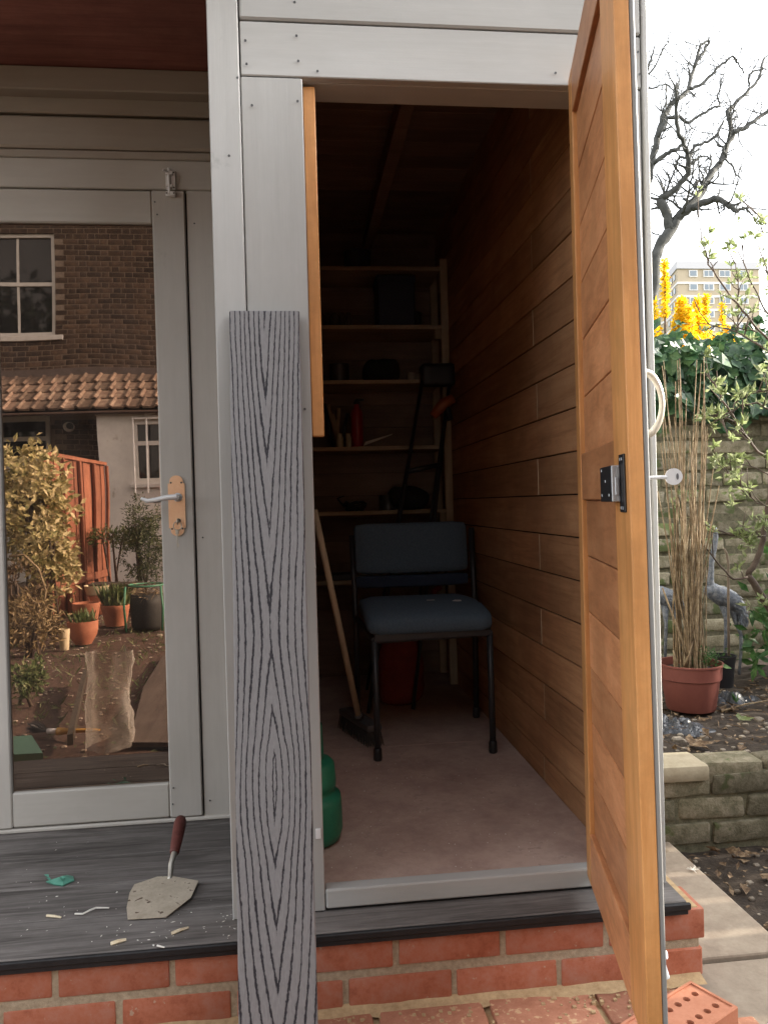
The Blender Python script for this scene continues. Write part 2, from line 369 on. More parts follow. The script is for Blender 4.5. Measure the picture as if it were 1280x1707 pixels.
# ------------------------------------------------------------------ deck
dk = thing('deck', (0, 1.85, .174), 'black grained composite deck boards on the brick plinth below the glass door', 'deck')
yy = 1.572
for i, wd in enumerate((.136, .146, .146, .146, .06)):
    y1 = min(yy+wd, 2.196)
    bx('deck_board', (-2.2, .800 if i == 0 else -.100, yy, y1, .1525, .1745), DECK, dk, .002)
    yy = y1+.0035
bx('nosing', (-2.2, .806, 1.563, 1.5715, .158, .1725), NOSE, dk, .002)
bx('nosing', (-2.2, .801, 1.567, 1.5765, .1475, .1575), NOSE, dk, .001)

# ------------------------------------------------------------------ the shed
sh = thing('garden_shed', (-.6, 2.7, .16), 'grey painted timber shed with porch, glass door and open storeroom', 'shed')
YF = 1.65
def fx(px, py): return aty(px, py, YF).x
post = MB().box(-.158, -.0945, YF-.004, YF+.055, .176, 2.5, bev=.002)
build('corner_post', post, PZ, sh)
build('frame_board', MB().box(-.0925, .035, YF, YF+.022, .177, 1.934, bev=.002), PZ, sh)
build('head_board', MB().box(-.0915, .7765, YF, YF+.021, 1.937, 2.049, bev=.002), PX, sh)
build('head_board', MB().box(-.0915, .7765, YF-.0035, YF+.021, 2.0525, 2.1645, bev=.004), PX, sh)
build('head_board', MB().box(-.0915, .7765, YF-.001, YF+.021, 2.168, 2.28, bev=.004), PX, sh)
build('head_board', MB().box(-.0915, .7765, YF-.001, YF+.021, 2.283, 2.5, bev=.004), PX, sh)
build('jamb_board', MB().box(.652, .7745, YF+.001, YF+.022, .177, 1.933, bev=.002), PZ, sh)
build('corner_trim', MB().box(.7795, .7915, YF-.004, YF+.05, .176, 2.5, bev=.002), PZ, sh)
bx('dark_seam', (.770, .785, YF+.012, YF+.045, .178, 2.49), SEAM, sh, 0)
# lintel behind the head board, its underside seen above the doorway
build('lintel', MB().box(-.09, .775, YF+.0215, YF+.10, 1.936, 2.06, bev=.002), PX, sh)
build('sill', MB().box(.037, .651, YF-.002, YF+.033, .1815, .2225, bev=.004, seg=2), PX, sh)
bx('sill_gap', (.037, .651, YF+.006, YF+.033, .1745, .1812), SEAM, sh, 0)
bx('post_gap', (-.157, .034, YF+.004, YF+.02, .1735, .1772), SEAM, sh, 0)
# door stop strip of stained pine
bx('door_stop', (.0355, .0615, YF+.0225, YF+.040, aty(530, 728, 1.68).z, 1.930), PINE_Z, sh, .002)
bx('jamb_post', (-.09, .0325, YF+.0225, YF+.085, .23, 1.935), PZ, sh, .002)
# screws and nail holes
scr = MB().lathe([(.0028, 0), (.0026, -.0012), (.0008, -.0008)], (0, 0, 0), 8, 'y'); scm = mesh_of('screw', scr, SCREW)
for px, py in ((491, 4), (494, 60), (409, 68), (411, 107), (497, 102), (529, 119), (420, 176), (496, 169), (396, 130), (382, 260), (925, 122), (1062, 87), (1065, 124), (1066, 370), (508, 682), (1060, 190)):
    piece('screw', scm, sh, aty(px, py, YF-.001)+Vector((0, -.0025, 0)))
# side and partition walls (board by board inside)
bx('side_wall', (.722, .776, 1.675, 3.80, .155, 2.5), PX, sh, 0)
PALE = flat('raw_end_grain', (.62, .5, .34), .8)
zl = atx(960, 823, .70).z; P_ = .1095
iw = bx('inner_wall', (.708, .7215, 1.74, 3.775, .19, 2.36), SEAM, sh, 0)
k0 = int((zl-.205)/P_)+1
for k in range(-k0, 20):
    z0 = zl+P_*k; z1 = z0+P_-.0035
    if z1 < .215 or z0 > 2.33: continue
    z0 = max(z0, .206)
    o_ = U(-.001, .001)
    if k % 2 == 0:
        js = 2.215+U(-.012, .012)
        build('wall_board', MB().box(.700+o_, .7075, 1.675, js-.0015, z0, z1, bev=.0012), INW, iw)
        build('wall_board', MB().box(.7005-o_, .7075, js+.0012, 3.745, z0, z1, bev=.0012), INW, iw)
    else: build('wall_board', MB().box(.700+o_, .7075, 1.675, 3.745, z0, z1, bev=.0012), INW, iw)
    if k % 2 == 0: build('joint_sliver', MB().box(.6993, .7074, js-.0011, js+.0011, z0+.001, z1-.001), PALE, iw)
bw = bx('back_wall', (-2.8, .776, 3.765, 3.83, .155, 2.5), SEAM, sh, 0)
for k in range(20):
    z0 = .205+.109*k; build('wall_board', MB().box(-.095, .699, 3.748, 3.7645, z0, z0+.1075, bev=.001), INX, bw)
pw = bx('partition_wall', (-.157, -.115, 1.71, 3.764, .176, 2.45), SEAM, sh, 0)
for k in range(20):
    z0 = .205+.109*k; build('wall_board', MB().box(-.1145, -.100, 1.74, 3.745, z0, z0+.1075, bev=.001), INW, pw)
fl = bx('floor_deck', (-.150, .721, 1.690, 3.76, .160, .196), SEAM, sh, 0)
bx('room_floor', (-2.8, -.151, 2.242, 3.76, .160, .20), FLOORM, sh, 0)
ys = atz(560, 1250, .21).y
build('floor_panel', MB().box(-.099, .699, 1.6845, ys-.0015, .1965, .210, bev=.001), FLOORM, fl)
build('floor_panel', MB().box(-.099, .699, ys+.0015, 3.747, .1965, .2098, bev=.001), FLOORM, fl)
cl = bx('ceiling', (-2.8, .776, 1.672, 3.764, 2.36, 2.5), SEAM, sh, 0)
for k in range(19):
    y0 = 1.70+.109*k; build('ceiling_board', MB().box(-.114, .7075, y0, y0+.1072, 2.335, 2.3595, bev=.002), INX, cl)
bx('rafter', (.35, .395, 1.76, 3.745, 2.262, 2.334), INX, cl, .002)
bx('roof', (-3.1, 1.0, 1.46, 3.95, 2.502, 2.57), matte('roof_felt', (.03, .03, .03), (.06, .06, .06), 60, .9, .6), sh, .004)
# porch: soffit, beam, cladding over the door, glass door
ZS = aty(150, 112, 2.15).z
so_ = bx('porch_soffit', (-3.1, -.160, 1.56, 2.235, ZS, ZS+.02), PLY, sh, .001)
bx('porch_beam', (-3.1, -.160, 2.145, 2.199, aty(150, 150, 2.145).z, ZS-.001), FX, sh, .003)
zz = [aty(150, q, 2.2).z for q in (153, 195, 251, 266, 318)]
bx('porch_fascia', (-3.1, -.162, 1.545, 1.5595, ZS-.02, 2.5), PX, sh, .002)
bx('cladding_board', (-3.1, -.160, 2.188, 2.235, zz[1]+.004, zz[0]+.03), FX, sh, .004)
bx('cladding_board', (-3.1, -.160, 2.186, 2.235, zz[2]+.0015, zz[1]-.0035), FX, sh, .006)
bx('cladding_board', (-3.1, -.160, 2.192, 2.235, zz[3]+.001, zz[2]-.001), FX, sh, .003)
zdt = zz[4]
bx('door_head', (-3.1, -.160, 2.190, 2.235, zdt+.004, zz[3]-.001), DX, sh, .003)
xj = aty(325, 900, 2.2).x
gR = aty(270, 850, 2.2).x; gL = aty(10, 950, 2.2).x; sR = aty(324, 850, 2.2).x
gT = aty(150, 374, 2.2).z; gB = aty(150, 1312, 2.2).z; dB = aty(150, 1370, 2.2).z
bx('door_jamb', (sR+.0045, -.158, 2.192, 2.235, .176, zdt+.003), DZ, sh, .002)
bx('threshold', (-2.6, -.160, 2.186, 2.235, .1755, dB-.003), DX, sh, .003)
gd = bx('glass_door', (gR, sR, 2.185, 2.227, dB, zdt), DZ, sh, .003)
bx('stile', (gL-.115, gL, 2.185, 2.227, dB, zdt), DZ, gd, .003)
bx('top_rail', (gL+.0008, gR-.0008, 2.1865, 2.2265, gT, zdt-.001), DX, gd, .004)
bx('bottom_rail', (gL+.0008, gR-.0008, 2.1865, 2.2265, dB+.001, gB), DX, gd, .004)
bx('glass_pane', (gL+.001, gR-.001, 2.200, 2.206, gB+.0005, gT-.0005), DGLASS, gd, 0)
bx('door_gap', (sR, sR+.0045, 2.205, 2.228, dB, zdt), SEAM, gd, 0)
# far leaf of the pair of glass doors, beyond the picture
g2 = bx('glass_door', (gL-.232, gL-.119, 2.185, 2.227, dB, zdt), DZ, sh, .003)
bx('stile', (gL-.92, gL-.80, 2.185, 2.227, dB, zdt), DZ, g2, .003)
bx('top_rail', (gL-.799, gL-.233, 2.1865, 2.2265, gT, zdt-.001), DX, g2, .004)
bx('bottom_rail', (gL-.799, gL-.233, 2.1865, 2.2265, dB+.001, gB), DX, g2, .004)
bx('glass_pane', (gL-.799, gL-.233, 2.200, 2.206, gB+.0005, gT-.0005), DGLASS, g2, 0)
bx('front_wall', (-3.1, gL-.925, 2.186, 2.24, .176, zdt+.003), PX, sh, 0)
bx('end_wall', (-3.1, -3.04, 2.242, 3.764, .16, 2.36), INW, sh, 0)
# door furniture: bolt on top, handle plate with lever
bp = aty(285, 306, 2.187)
bo = MB().box(bp.x-.013, bp.x+.013, 2.1805, 2.1845, bp.z-.018, bp.z+.034, bev=.001)
bo.tube([(bp.x-.003, 2.176, bp.z-.036), (bp.x-.003, 2.176, bp.z+.038)], .0045, 10)
bo.box(bp.x-.012, bp.x+.007, 2.172, 2.181, bp.z+.02, bp.z+.030, bev=.001).box(bp.x-.012, bp.x+.007, 2.172, 2.181, bp.z-.014, bp.z-.006, bev=.001)
bo.box(bp.x-.013, bp.x+.013, 2.172, 2.1845, bp.z-.038, bp.z-.024, bev=.002).tube([(bp.x-.003, 2.176, bp.z+.026), (bp.x-.016, 2.164, bp.z+.028)], .003, 8)
bo.cur = 1
for dx, dz in ((.009, .028), (.009, -.013), (.009, -.031), (-.010, -.031)): bo.lathe([(.0022, -.001), (.002, 0)], (bp.x+dx, 2.1795 if dz > -.02 else 2.1715, bp.z+dz), 8, 'y')
build('bolt', bo, [METAL, SCREW], gd, 'auto')
hp = aty(295, 843, 2.185); hw, hh = .0225, .083
poly = []
for k in range(9): a = pi*k/8; poly.append((hp.x+hw*.8*math.cos(a), 2.1845, hp.z+hh-.016+.016*math.sin(a)))
for k in range(9): a = pi+pi*k/8; poly.append((hp.x+hw*.8*math.cos(a), 2.1845, hp.z-hh+.016+.016*math.sin(a)))
poly2 = [(hp.x+hw, 2.1845, hp.z+hh-.022), (hp.x-hw, 2.1845, hp.z+hh-.022), (hp.x-hw, 2.1845, hp.z-hh+.022), (hp.x+hw, 2.1845, hp.z-hh+.022)]
ph = MB().prism(poly, (0, -.0035, 0)).prism(poly2, (0, -.0031, 0))
ph.cur = 1
lz = aty(290, 829, 2.16).z
ph.lathe([(.012, 2.1815), (.012, 2.174), (.008, 2.170), (.007, 2.150)], (hp.x+.004, 0, lz), 16, 'y')
ph.tube([(hp.x+.006, 2.148, lz+.001), (hp.x-.02, 2.146, lz), (hp.x-.05, 2.146, lz-.006), (hp.x-.072, 2.147, lz-.008), (hp.x-.088, 2.149, lz-.001)], [.008, .0075, .0065, .006, .004], 10)
ph.cur = 2
ph.lathe([(.006, 2.1815), (.006, 2.1795)], (hp.x+.004, 0, aty(296, 868, 2.18).z), 12, 'y')
for dz in (hh-.02, -hh+.02):
    for dx in (-.014, .014): ph.lathe([(.003, 2.182), (.0026, 2.1802)], (hp.x+dx, 0, hp.z+dz), 8, 'y')
build('handle_plate', ph, [COPPER, METAL, SCREW], gd, 'auto')
kz = aty(296, 868, 2.18).z
kb = MB().tube([(hp.x+.004, 2.183, kz), (hp.x+.004, 2.166, kz)], .003, 8).lathe([(.0085, -.001), (.0085, .001)], (hp.x+.004, 2.160, kz-.002), 14, 'x')
kb.tube([(hp.x+.004+.011*math.cos(a), 2.158, kz-.014+.012*math.sin(a)) for a in [2*pi*i/14 for i in range(15)]], .0014, 6)
kb.box(hp.x-.002, hp.x+.007, 2.156, 2.1585, kz-.036, kz-.024, bev=.001).box(hp.x+.0005, hp.x+.004, 2.1565, 2.158, kz-.072, kz-.036, bev=.0005).box(hp.x+.004, hp.x+.007, 2.1565, 2.158, kz-.07, kz-.062)
build('key', kb, STEEL, smooth='auto', label='brass key with spare on a ring, hanging in the lock plate of the glass door', cat='key', base=(hp.x, 2.16, kz))
scr2 = mesh_of('screw', MB().lathe([(.0024, 0), (.0022, -.001)], (0, 0, 0), 8, 'y'), SCREW)
for px, py in ((258, 336), (262, 357), (324, 372), (288, 1341), (289, 1314), (350, 1335), (338, 896)): piece('screw', scr2, gd if px < 300 else sh, aty(px, py, 2.183 if px < 320 else 2.19))
bx('strike_plate', (aty(526, 1390, YF).x, aty(535, 1390, YF).x, YF-.004, YF-.0006, aty(530, 1398, YF).z, aty(530, 1381, YF).z), WHITE, sh, .001)

# ------------------------------------------------------------------ the open storeroom door (slightly twisted leaf)
def leaf(p):                                             # p = (across from the hinge, outwards, height)
    a = math.radians(12.85+1.05*(p.z-1.04)); return Vector((.609, YF-.004, 0))+Vector((-p.x*math.sin(a)+p.y*math.cos(a), -p.x*math.cos(a)-p.y*math.sin(a), p.z))
W_, T_ = .565, .0225
zB, zT = .211, 1.945
def lbar(w0, w1, o0, o1, z0, z1, bev=.0025):
    m = MB(); n = max(1, int((z1-z0)/.2))
    bm_ = MB().box(w0, w1, o0, o1, z0, z1, bev=bev, seg=3)
    if n > 1:
        bm = bmesh.new(); me = bpy.data.meshes.new('t'); me.from_pydata([tuple(v) for v in bm_.v], [], bm_.f); bm.from_mesh(me)
        for k in range(1, n):
            bmesh.ops.bisect_plane(bm, geom=bm.verts[:]+bm.edges[:]+bm.faces[:], plane_co=(0, 0, z0+(z1-z0)*k/n), plane_no=(0, 0, 1))
        bm.verts.index_update(); bm_.v = [v.co.copy() for v in bm.verts]; bm_.f = [[v.index for v in q.verts] for q in bm.faces]; bm.free(); bpy.data.meshes.remove(me)
    m.add([leaf(v) for v in bm_.v], bm_.f); return m
PAINTZ = painted('door_outside_paint', (.30, .30, .29), 'z', .45)
sd_ = build('store_door', lbar(.0, W_, T_+.0003, T_+.0080, zB, zT, .0062), PAINTZ, sh)
build('stile', lbar(0, .052, 0, T_, zB, zT), PINE_Z, sd_)
build('stile', lbar(.447, W_, 0, T_, zB, zT), PINE_Z, sd_)
mz0, mz1 = aty(975, 833, 1.60).z, aty(972, 757, 1.60).z
ztp = aty(962, 172, 1.56).z; zbp = aty(990, 1410, 1.54).z
build('rail', lbar(.0525, .4465, .0005, T_-.0005, ztp, zT-.0005), PINE_Y, sd_)
build('rail', lbar(.0525, .4465, .0005, T_-.0005, zB+.0005, zbp), PINE_Y, sd_)
build('rail', lbar(.0525, .4465, .002, T_-.0005, mz0, mz1), PINE_Y, sd_)
for a0, a1 in ((zbp, mz0), (mz1, ztp)):
    n = round((a1-a0)/.111); hgt = (a1-a0)/n
    for k in range(n):
        build('door_board', lbar(.0525, .4465, .0095+U(0, .0012), T_-.002, a0+hgt*k+.0012, a0+hgt*(k+1)-.0012, .0022), PINE_Y, sd_)
lc = MB(); zl1 = 1.04
def LB(w0, w1, o0, o1, z0, z1, bev=.001): lc.box(w0, w1, o0, o1, z0, z1, bev=bev, fn=leaf)
zc = aty(1030, 808, 1.14).z
LB(.413, .515, -.017, .002, zc-.026, zc+.030)
LB(.506, .544, -.0035, -.0003, zc-.042, zc+.046)
lc.cur = 1
LB(.5152, .5175, -.0165, -.004, zc-.026, zc+.030)
LB(.5172, .520, -.012, -.006, zc-.016, zc+.012)
for w0, z0 in ((.428, zc+.022), (.428, zc-.018), (.493, zc-.018), (.463, zc+.004)): LB(w0, w0+.006, -.0185, -.0168, z0, z0+.005)
for w0, z0 in ((.515, zc-.038), (.53, zc-.038), (.515, zc+.036), (.53, zc+.036)): LB(w0, w0+.005, -.0045, -.0034, z0, z0+.005)
build('rim_lock', lc, [BLACK, flat('lock_steel', (.42, .43, .45), .35, .7)], sd_)
hm = MB(); hz0, hz1 = aty(1075, 728, 1.12).z, aty(1072, 618, 1.12).z
pts = []
for k in range(17):
    t = k/16; e = math.sin(pi*t)**.42
    pts.append(leaf(Vector((.535, T_+.004+.031*e, hz0+(hz1-hz0)*t))))
hm.tube(pts, [.0044+.002*abs(2*k/16-1)**3 for k in range(17)], 10)
for z in (hz0-.004, hz1+.004): hm.box(.527, .543, T_+.0046, T_+.0085, z-.012, z+.012, bev=.002, fn=leaf)
build('pull_handle', hm, BRASS, sd_, 'auto')
bt = MB(); zb_ = aty(1110, 1612, 1.12).z
q = Vector((.52, T_, zb_))
bt.tube([leaf(q+Vector((-.012, .004, .006))), leaf(q+Vector((-.004, .020, .010)))], .006, 12)
bt.tube([leaf(q+Vector((0, .009, .004))), leaf(q+Vector((.006, .015, -.020)))], .0065, 12)
bt.box(.505, .53, T_+.0046, T_+.009, zb_-.03, zb_+.02, bev=.001, fn=leaf)
build('foot_bolt', bt, WHITE, sd_, 'auto')
# key in the storeroom lock
kp = Vector((.520, T_, aty(1100, 797, 1.16).z)); kk_ = MB()
kk_.tube([leaf(kp), leaf(kp+Vector((0, .042, .0005)))], .0028, 8)
cbow = leaf(kp+Vector((0, .052, .001))); ax = (leaf(kp+Vector((.01, .052, .001)))-cbow).normalized(); sx_ = (leaf(kp+Vector((0, .07, .001)))-cbow).normalized()
ring = [cbow+.0105*(math.cos(a)*sx_+math.sin(a)*Vector((0, 0, 1)))*1.2-ax*.0015 for a in [2*pi*i/24 for i in range(24)]]
kk_.prism(ring, ax*.003); kk_.cur = 1
kk_.prism([cbow+Vector((0, 0, 0))+sx_*(.005+.0018*math.cos(a))+Vector((0, 0, .005*math.sin(a)))+ax*.0012 for a in [2*pi*i/12 for i in range(12)]], ax*.0009)
build('key', kk_, [flat('nickel', (.72, .72, .74), .35, .15), flat('key_mark', (.12, .12, .13), .5)], smooth='auto', label='long key with a round bow sticking out of the open orange door', cat='key', base=kp and leaf(kp))
#@@OBJECTS
# ------------------------------------------------------------------ leaning composite board with embossed cathedral grain
CB, N, L, B = new_mat('embossed_composite')
tc = N.new('ShaderNodeTexCoord'); sp = N.new('ShaderNodeSeparateXYZ'); L.new(tc.outputs['Object'], sp.inputs[0])
u0 = sp.outputs[0]; s0 = sp.outputs[2]
nv = coords(N, L, (1, 1, .16), rndoff=False)
nA = maths(N, L, 'SUBTRACT', noise(N, L, nv, 17, 3, .55), .5); nB = maths(N, L, 'SUBTRACT', noise(N, L, coords(N, L, (1, 1, .35), rndoff=False), 190, 4, .7), .5)
u = maths(N, L, 'ADD', u0, maths(N, L, 'MULTIPLY', nA, .017))
ua = maths(N, L, 'POWER', maths(N, L, 'MULTIPLY', maths(N, L, 'ABSOLUTE', u), 1/.073), 1.08)
# distance down the board -> ring number, with a turn where the rings close
fc = N.new('ShaderNodeFloatCurve'); cv = fc.mapping.curves[0]
LEN = 1.40
cvp = [(0, .80), (.10, .715), (.20, .60), (.31, .49), (.42, .38), (.465, .36), (.52, .40), (.60, .52), (.655, .60), (.70, .59), (.765, .485), (.85, .37), (.93, .26), (1, .16)]
while len(cv.points) < len(cvp): cv.points.new(.5, .5)
for q, (a, b) in zip(cv.points, cvp): q.location = (a, b)
fc.mapping.update()
L.new(maths(N, L, 'MULTIPLY', s0, -1/LEN), fc.inputs['Value'])
ph_ = maths(N, L, 'MULTIPLY', maths(N, L, 'MULTIPLY', fc.outputs[0], 9.5), maths(N, L, 'SUBTRACT', 1.0, maths(N, L, 'MULTIPLY', ua, .66)))
Fv = maths(N, L, 'ADD', maths(N, L, 'SUBTRACT', ph_, maths(N, L, 'MULTIPLY', ua, -2.5)), maths(N, L, 'MULTIPLY', nB, .5))
Fv = maths(N, L, 'SUBTRACT', ph_, maths(N, L, 'SUBTRACT', maths(N, L, 'MULTIPLY', nB, .5), maths(N, L, 'MULTIPLY', ua, -2.5)))
fr = maths(N, L, 'FRACT', Fv); d = maths(N, L, 'ABSOLUTE', maths(N, L, 'SUBTRACT', fr, .5))
wdt = maths(N, L, 'ADD', .112, maths(N, L, 'MULTIPLY', nA, .22))
lm = N.new('ShaderNodeMapRange'); lm.inputs[3].default_value = 1; lm.inputs[4].default_value = 0
L.new(d, lm.inputs[0]); L.new(maths(N, L, 'SUBTRACT', wdt, .05), lm.inputs[1]); L.new(maths(N, L, 'ADD', wdt, .03), lm.inputs[2])
fine = noise(N, L, coords(N, L, (1, 1, .2), rndoff=False), 300, 4, .7)
base = ramp(N, L, fine, [(.3, (.20, .194, .198)), (.7, (.27, .262, .266))])
col = mixc(N, L, lm.outputs[0], base, (.028, .027, .034))
L.new(col, B.inputs['Base Color']); B.inputs['Roughness'].default_value = .6; B.inputs['Specular IOR Level'].default_value = .3
bump(N, L, B, maths(N, L, 'SUBTRACT', maths(N, L, 'MULTIPLY', fine, .15), lm.outputs[0]), .8, .0012)
bt_, bb_ = aty(441, 517, 1.622), aty(464, 1700, 1.42)
dr = (bb_-bt_).normalized(); LN = (bt_.z+.02)/abs(dr.z)
mb = MB().box(-.0715, .0715, 0, .024, -LN, 0, bev=.0025)
for i in range(0): pass
ob = build('composite_board', mb, CB, label='grey composite plank with dark cathedral grain leaning upright on the shed front', cat='plank')
zax = -dr; xax = Vector((1, -.004, 0)); yax = zax.cross(xax).normalized(); xax = yax.cross(zax).normalized()
R_ = Matrix((xax, yax, zax)).transposed().to_4x4(); R_.translation = bt_; ob.matrix_world = R_

# ------------------------------------------------------------------ brick with holes on the path
lbk = thing('perforated_brick', (.80, 1.50, .0), 'bright orange brick with two rows of holes lying beside the open door', 'brick')
def LBm(p): return p
bl = MB(); Lx, Ly, Lz = .215, .1025, .065
# body as top grid with holes recessed
hb_ = bmesh.new(); bmesh.ops.create_cube(hb_, size=1)
for v in hb_.verts: v.co = Vector((v.co.x*Lx, v.co.y*Ly, v.co.z*Lz))
bmesh.ops.bevel(hb_, geom=hb_.edges[:], offset=.002, segments=1, affect='EDGES')
me = bpy.data.meshes.new('brick_body'); hb_.to_mesh(me); hb_.free()
me.materials.append(matte('orange_brick', (.44, .165, .09), (.54, .235, .14), 30, .85, .3, .001, tint=0)); me.materials.append(matte('brick_hole', (.20, .06, .03), (.25, .08, .04), 30, .9, .1, tint=0))
bodyo = bpy.data.objects.new('brick_body', me); COL.objects.link(bodyo); bodyo.parent = lbk
cut = MB()
for i in range(7):
    for j in (-.022, .022): cut.lathe([(.0072, -.03), (.0072, .05)], ((i-3)*.0265, j, 0), 12)
cut.box(-.100, -.004+.104, -.044, .044, Lz/2-.003, Lz/2+.02)
co = bpy.data.objects.new('cutter', mesh_of('cutter', cut, [me.materials[0]])); COL.objects.link(co); co.parent = lbk
bm_ = bodyo.modifiers.new('b', 'BOOLEAN'); bm_.object = co; bm_.solver = 'EXACT'; bm_.use_self = True
sc.view_layers[0].update(); dg = bpy.context.evaluated_depsgraph_get(); nm = bpy.data.meshes.new_from_object(bodyo.evaluated_get(dg))
bodyo.modifiers.clear(); bodyo.data = nm; bpy.data.objects.remove(co)
qa, qb, qc = atz(1150, 1634, .073), atz(1196, 1656, .073), atz(1042, 1700, .073); dl = qc-qa
lbk.rotation_euler = (0, 0, math.atan2(-dl.y, -dl.x)); dn = Vector((-dl.y, dl.x, 0)).normalized(); dn = dn if dn.x > 0 else -dn
lbk.location = qa+dl.normalized()*.1075+dn*.05125; lbk.location.z = .0405

# ------------------------------------------------------------------ trowel and litter on the deck
ZD = .1752
tr = thing('trowel', atz(270, 1495, ZD), 'old bricklaying trowel with dull red handle lying on the deck', 'trowel')
bl_px = [(287, 1462), (331, 1470), (318, 1498), (277, 1530), (213, 1534), (211, 1515), (216, 1490), (224, 1476), (262, 1463)]
bl_ = MB().prism([atz(x, y, ZD+.003+.006*(1534-y)/72) for x, y in bl_px], (0, 0, .0016))
build('blade', bl_, matte('cement_steel', (.46, .39, .30), (.66, .58, .47), 25, .7, .4, .001, tint=0, metal=.25, spots=(50, (.16, .11, .08), .62)), tr)
t0 = atz(284, 1462, ZD+.009); t1 = t0+Vector((.0, .012, .022)); t2 = t1+Vector((.003, .034, .012))
hend = aty(302, 1364, t0.y+.155)
tdir = (hend-t2)
build('shank', MB().tube([t0+Vector((0, -.012, -.001)), t0, t1, t2, t2+tdir*.15], [.005, .006, .0065, .0075, .010], 10), STEEL, tr, True)
build('handle', MB().tube([t2+tdir*a for a in (0, .04, .3, .6, .85, .97, 1.0)], [.010, .0115, .0135, .015, .0155, .012, .005], 14), matte('worn_red_wood', (.085, .022, .018), (.16, .05, .04), 30, .55, .3, tint=0), tr, True)

gs = MB()
gp = [(76, 1470), (90, 1466), (104, 1465), (112, 1459), (122, 1461), (124, 1468), (112, 1473), (104, 1477), (90, 1475)]
base_ = [atz(x, y, ZD+.0025) for x, y in gp]; c = sum(base_, Vector())/len(base_)
vs = base_+[c+Vector((U(-.004, .004), U(-.004, .004), .010))]
gs.add(vs, [(i, (i+1) % 9, 9) for i in range(9)]); gs.add([v-Vector((0, 0, .002)) for v in base_], [list(range(9))])
for i in range(4): p0 = atz(U(80, 118), U(1463, 1472), ZD+.008); gs.leaf(p0, Vector((U(-1, 1), U(-.5, .5), .3)), Vector((0, 0, 1)), .016, .010)
build('plastic_scrap', gs, flat('green_plastic', (.12, .36, .27), .4), label='crumpled green plastic scrap on the left of the deck', cat='plastic scrap', base=c)
CHIP = matte('wood_chip', (.66, .52, .33), (.80, .70, .52), 60, .8, .3, tint=.1); CHIPW = matte('white_chip', (.72, .68, .6), (.82, .8, .74), 60, .8, .3, tint=.05)
def shaving(pts, wpx, label, mat=CHIP):
    P = [atz(x, y, ZD+.002+h) for x, y, h in pts]; c = sum(P, Vector())/len(P); m = MB()
    m.tube(P, [wpx/850*.5]*(len(P)-1)+[wpx/850*.35], 5)
    return build('wood_shaving', m, mat, label=label, cat='wood shaving', base=c)
shaving([(78, 1527, 0), (90, 1528, .002), (102, 1530, 0)], 5, 'short tan wood shaving nearest the left edge of the deck')
shaving([(125, 1524, 0), (138, 1524, .002), (150, 1518, .004), (160, 1514, .002), (182, 1514, .001)], 3.5, 'long thin pale curled shaving left of the trowel blade', CHIPW)
shaving([(185, 1574, 0), (197, 1570, .003), (210, 1567, .001)], 7, 'pale forked wood shaving near the deck edge below the trowel')
shaving([(286, 1557, 0), (300, 1551, .002), (314, 1547, 0)], 6, 'straight pale wood sliver below the right of the trowel')
shaving([(262, 1577, 0), (274, 1580, .001)], 3.5, 'small white sliver close to the deck front edge', CHIPW)
du = MB()
for i in range(95):
    x, y = (U(0, 382), U(1400, 1600)) if i < 22 else (random.gauss(*[(375, 14), (290, 40), (60, 45), (200, 40)][i % 4]), random.gauss(*[(1535, 12), (1545, 22), (1500, 40), (1555, 20)][i % 4]))
    p = atz(x, y, ZD)
    if p.y < 1.575 or p.y > 2.18: continue
    s = U(.0006, .0022)*(1 if rnd() < .9 else 1.8); a = U(0, pi)
    e_ = U(1, 2.6); pts_ = [Vector((s*e_*U(.6, 1.2), s*U(-.4, .4), s*.2)), Vector((s*U(-.3, .3), s*U(.4, .9), s*U(.1, .5))), Vector((-s*e_*U(.6, 1.2), s*U(-.4, .4), s*.3)), Vector((s*U(-.3, .3), -s*U(.4, .9), s*.2)), Vector((0, 0, s*U(.5, 1))), Vector((0, 0, 0))]
    pts_ = [Vector((p.x+q.x*math.cos(a)-q.y*math.sin(a), p.y+q.x*math.sin(a)+q.y*math.cos(a), p.z+q.z)) for q in pts_]
    du.add(pts_, [(0, 1, 4), (1, 2, 4), (2, 3, 4), (3, 0, 4), (1, 0, 5), (2, 1, 5), (3, 2, 5), (0, 3, 5)])
for i in range(120):
    p = Vector((U(.05, .62), U(1.72, 2.5), .2106)); s = U(.0004, .0012)
    du.box(p.x-s, p.x+s, p.y-s, p.y+s, p.z, p.z+s)
build('sawdust', du, CHIPW, kind='stuff', label='sawdust specks scattered on the deck and floor', cat='sawdust')

# ------------------------------------------------------------------ inside the storeroom: chair
ZFL = .2102
ch = thing('office_chair', (.44, 2.75, ZFL), 'blue fabric stacking chair with black tube legs facing out of the storeroom', 'chair')
BLUE = matte('blue_fabric', (.070, .108, .150), (.105, .155, .205), 160, .95, .6, .001, tint=0)
fl_, fr_ = atz(630, 1268, ZFL), atz(822, 1255, ZFL); bl2, br2 = atz(597, 1198, ZFL), atz(794, 1196, ZFL)
yfr = 2.495
ftl, ftr = aty(624, 1068, yfr+.015), aty(816, 1055, yfr+.015)
ybk = 2.95
btl, btr = aty(586, 893, ybk+.05), aty(785, 880, ybk+.05)
for a, b in ((fl_, ftl), (fr_, ftr)):
    l_ = build('leg', MB().tube([a+Vector((0, 0, .02)), b], .0105, 12), BLACKM, ch, True)
    build('rubber_foot', MB().lathe([(.0125, a.z), (.0145, a.z+.006), (.0135, a.z+.035), (.0115, a.z+.04)], (a.x, a.y, 0), 12), BLACK, l_, True)
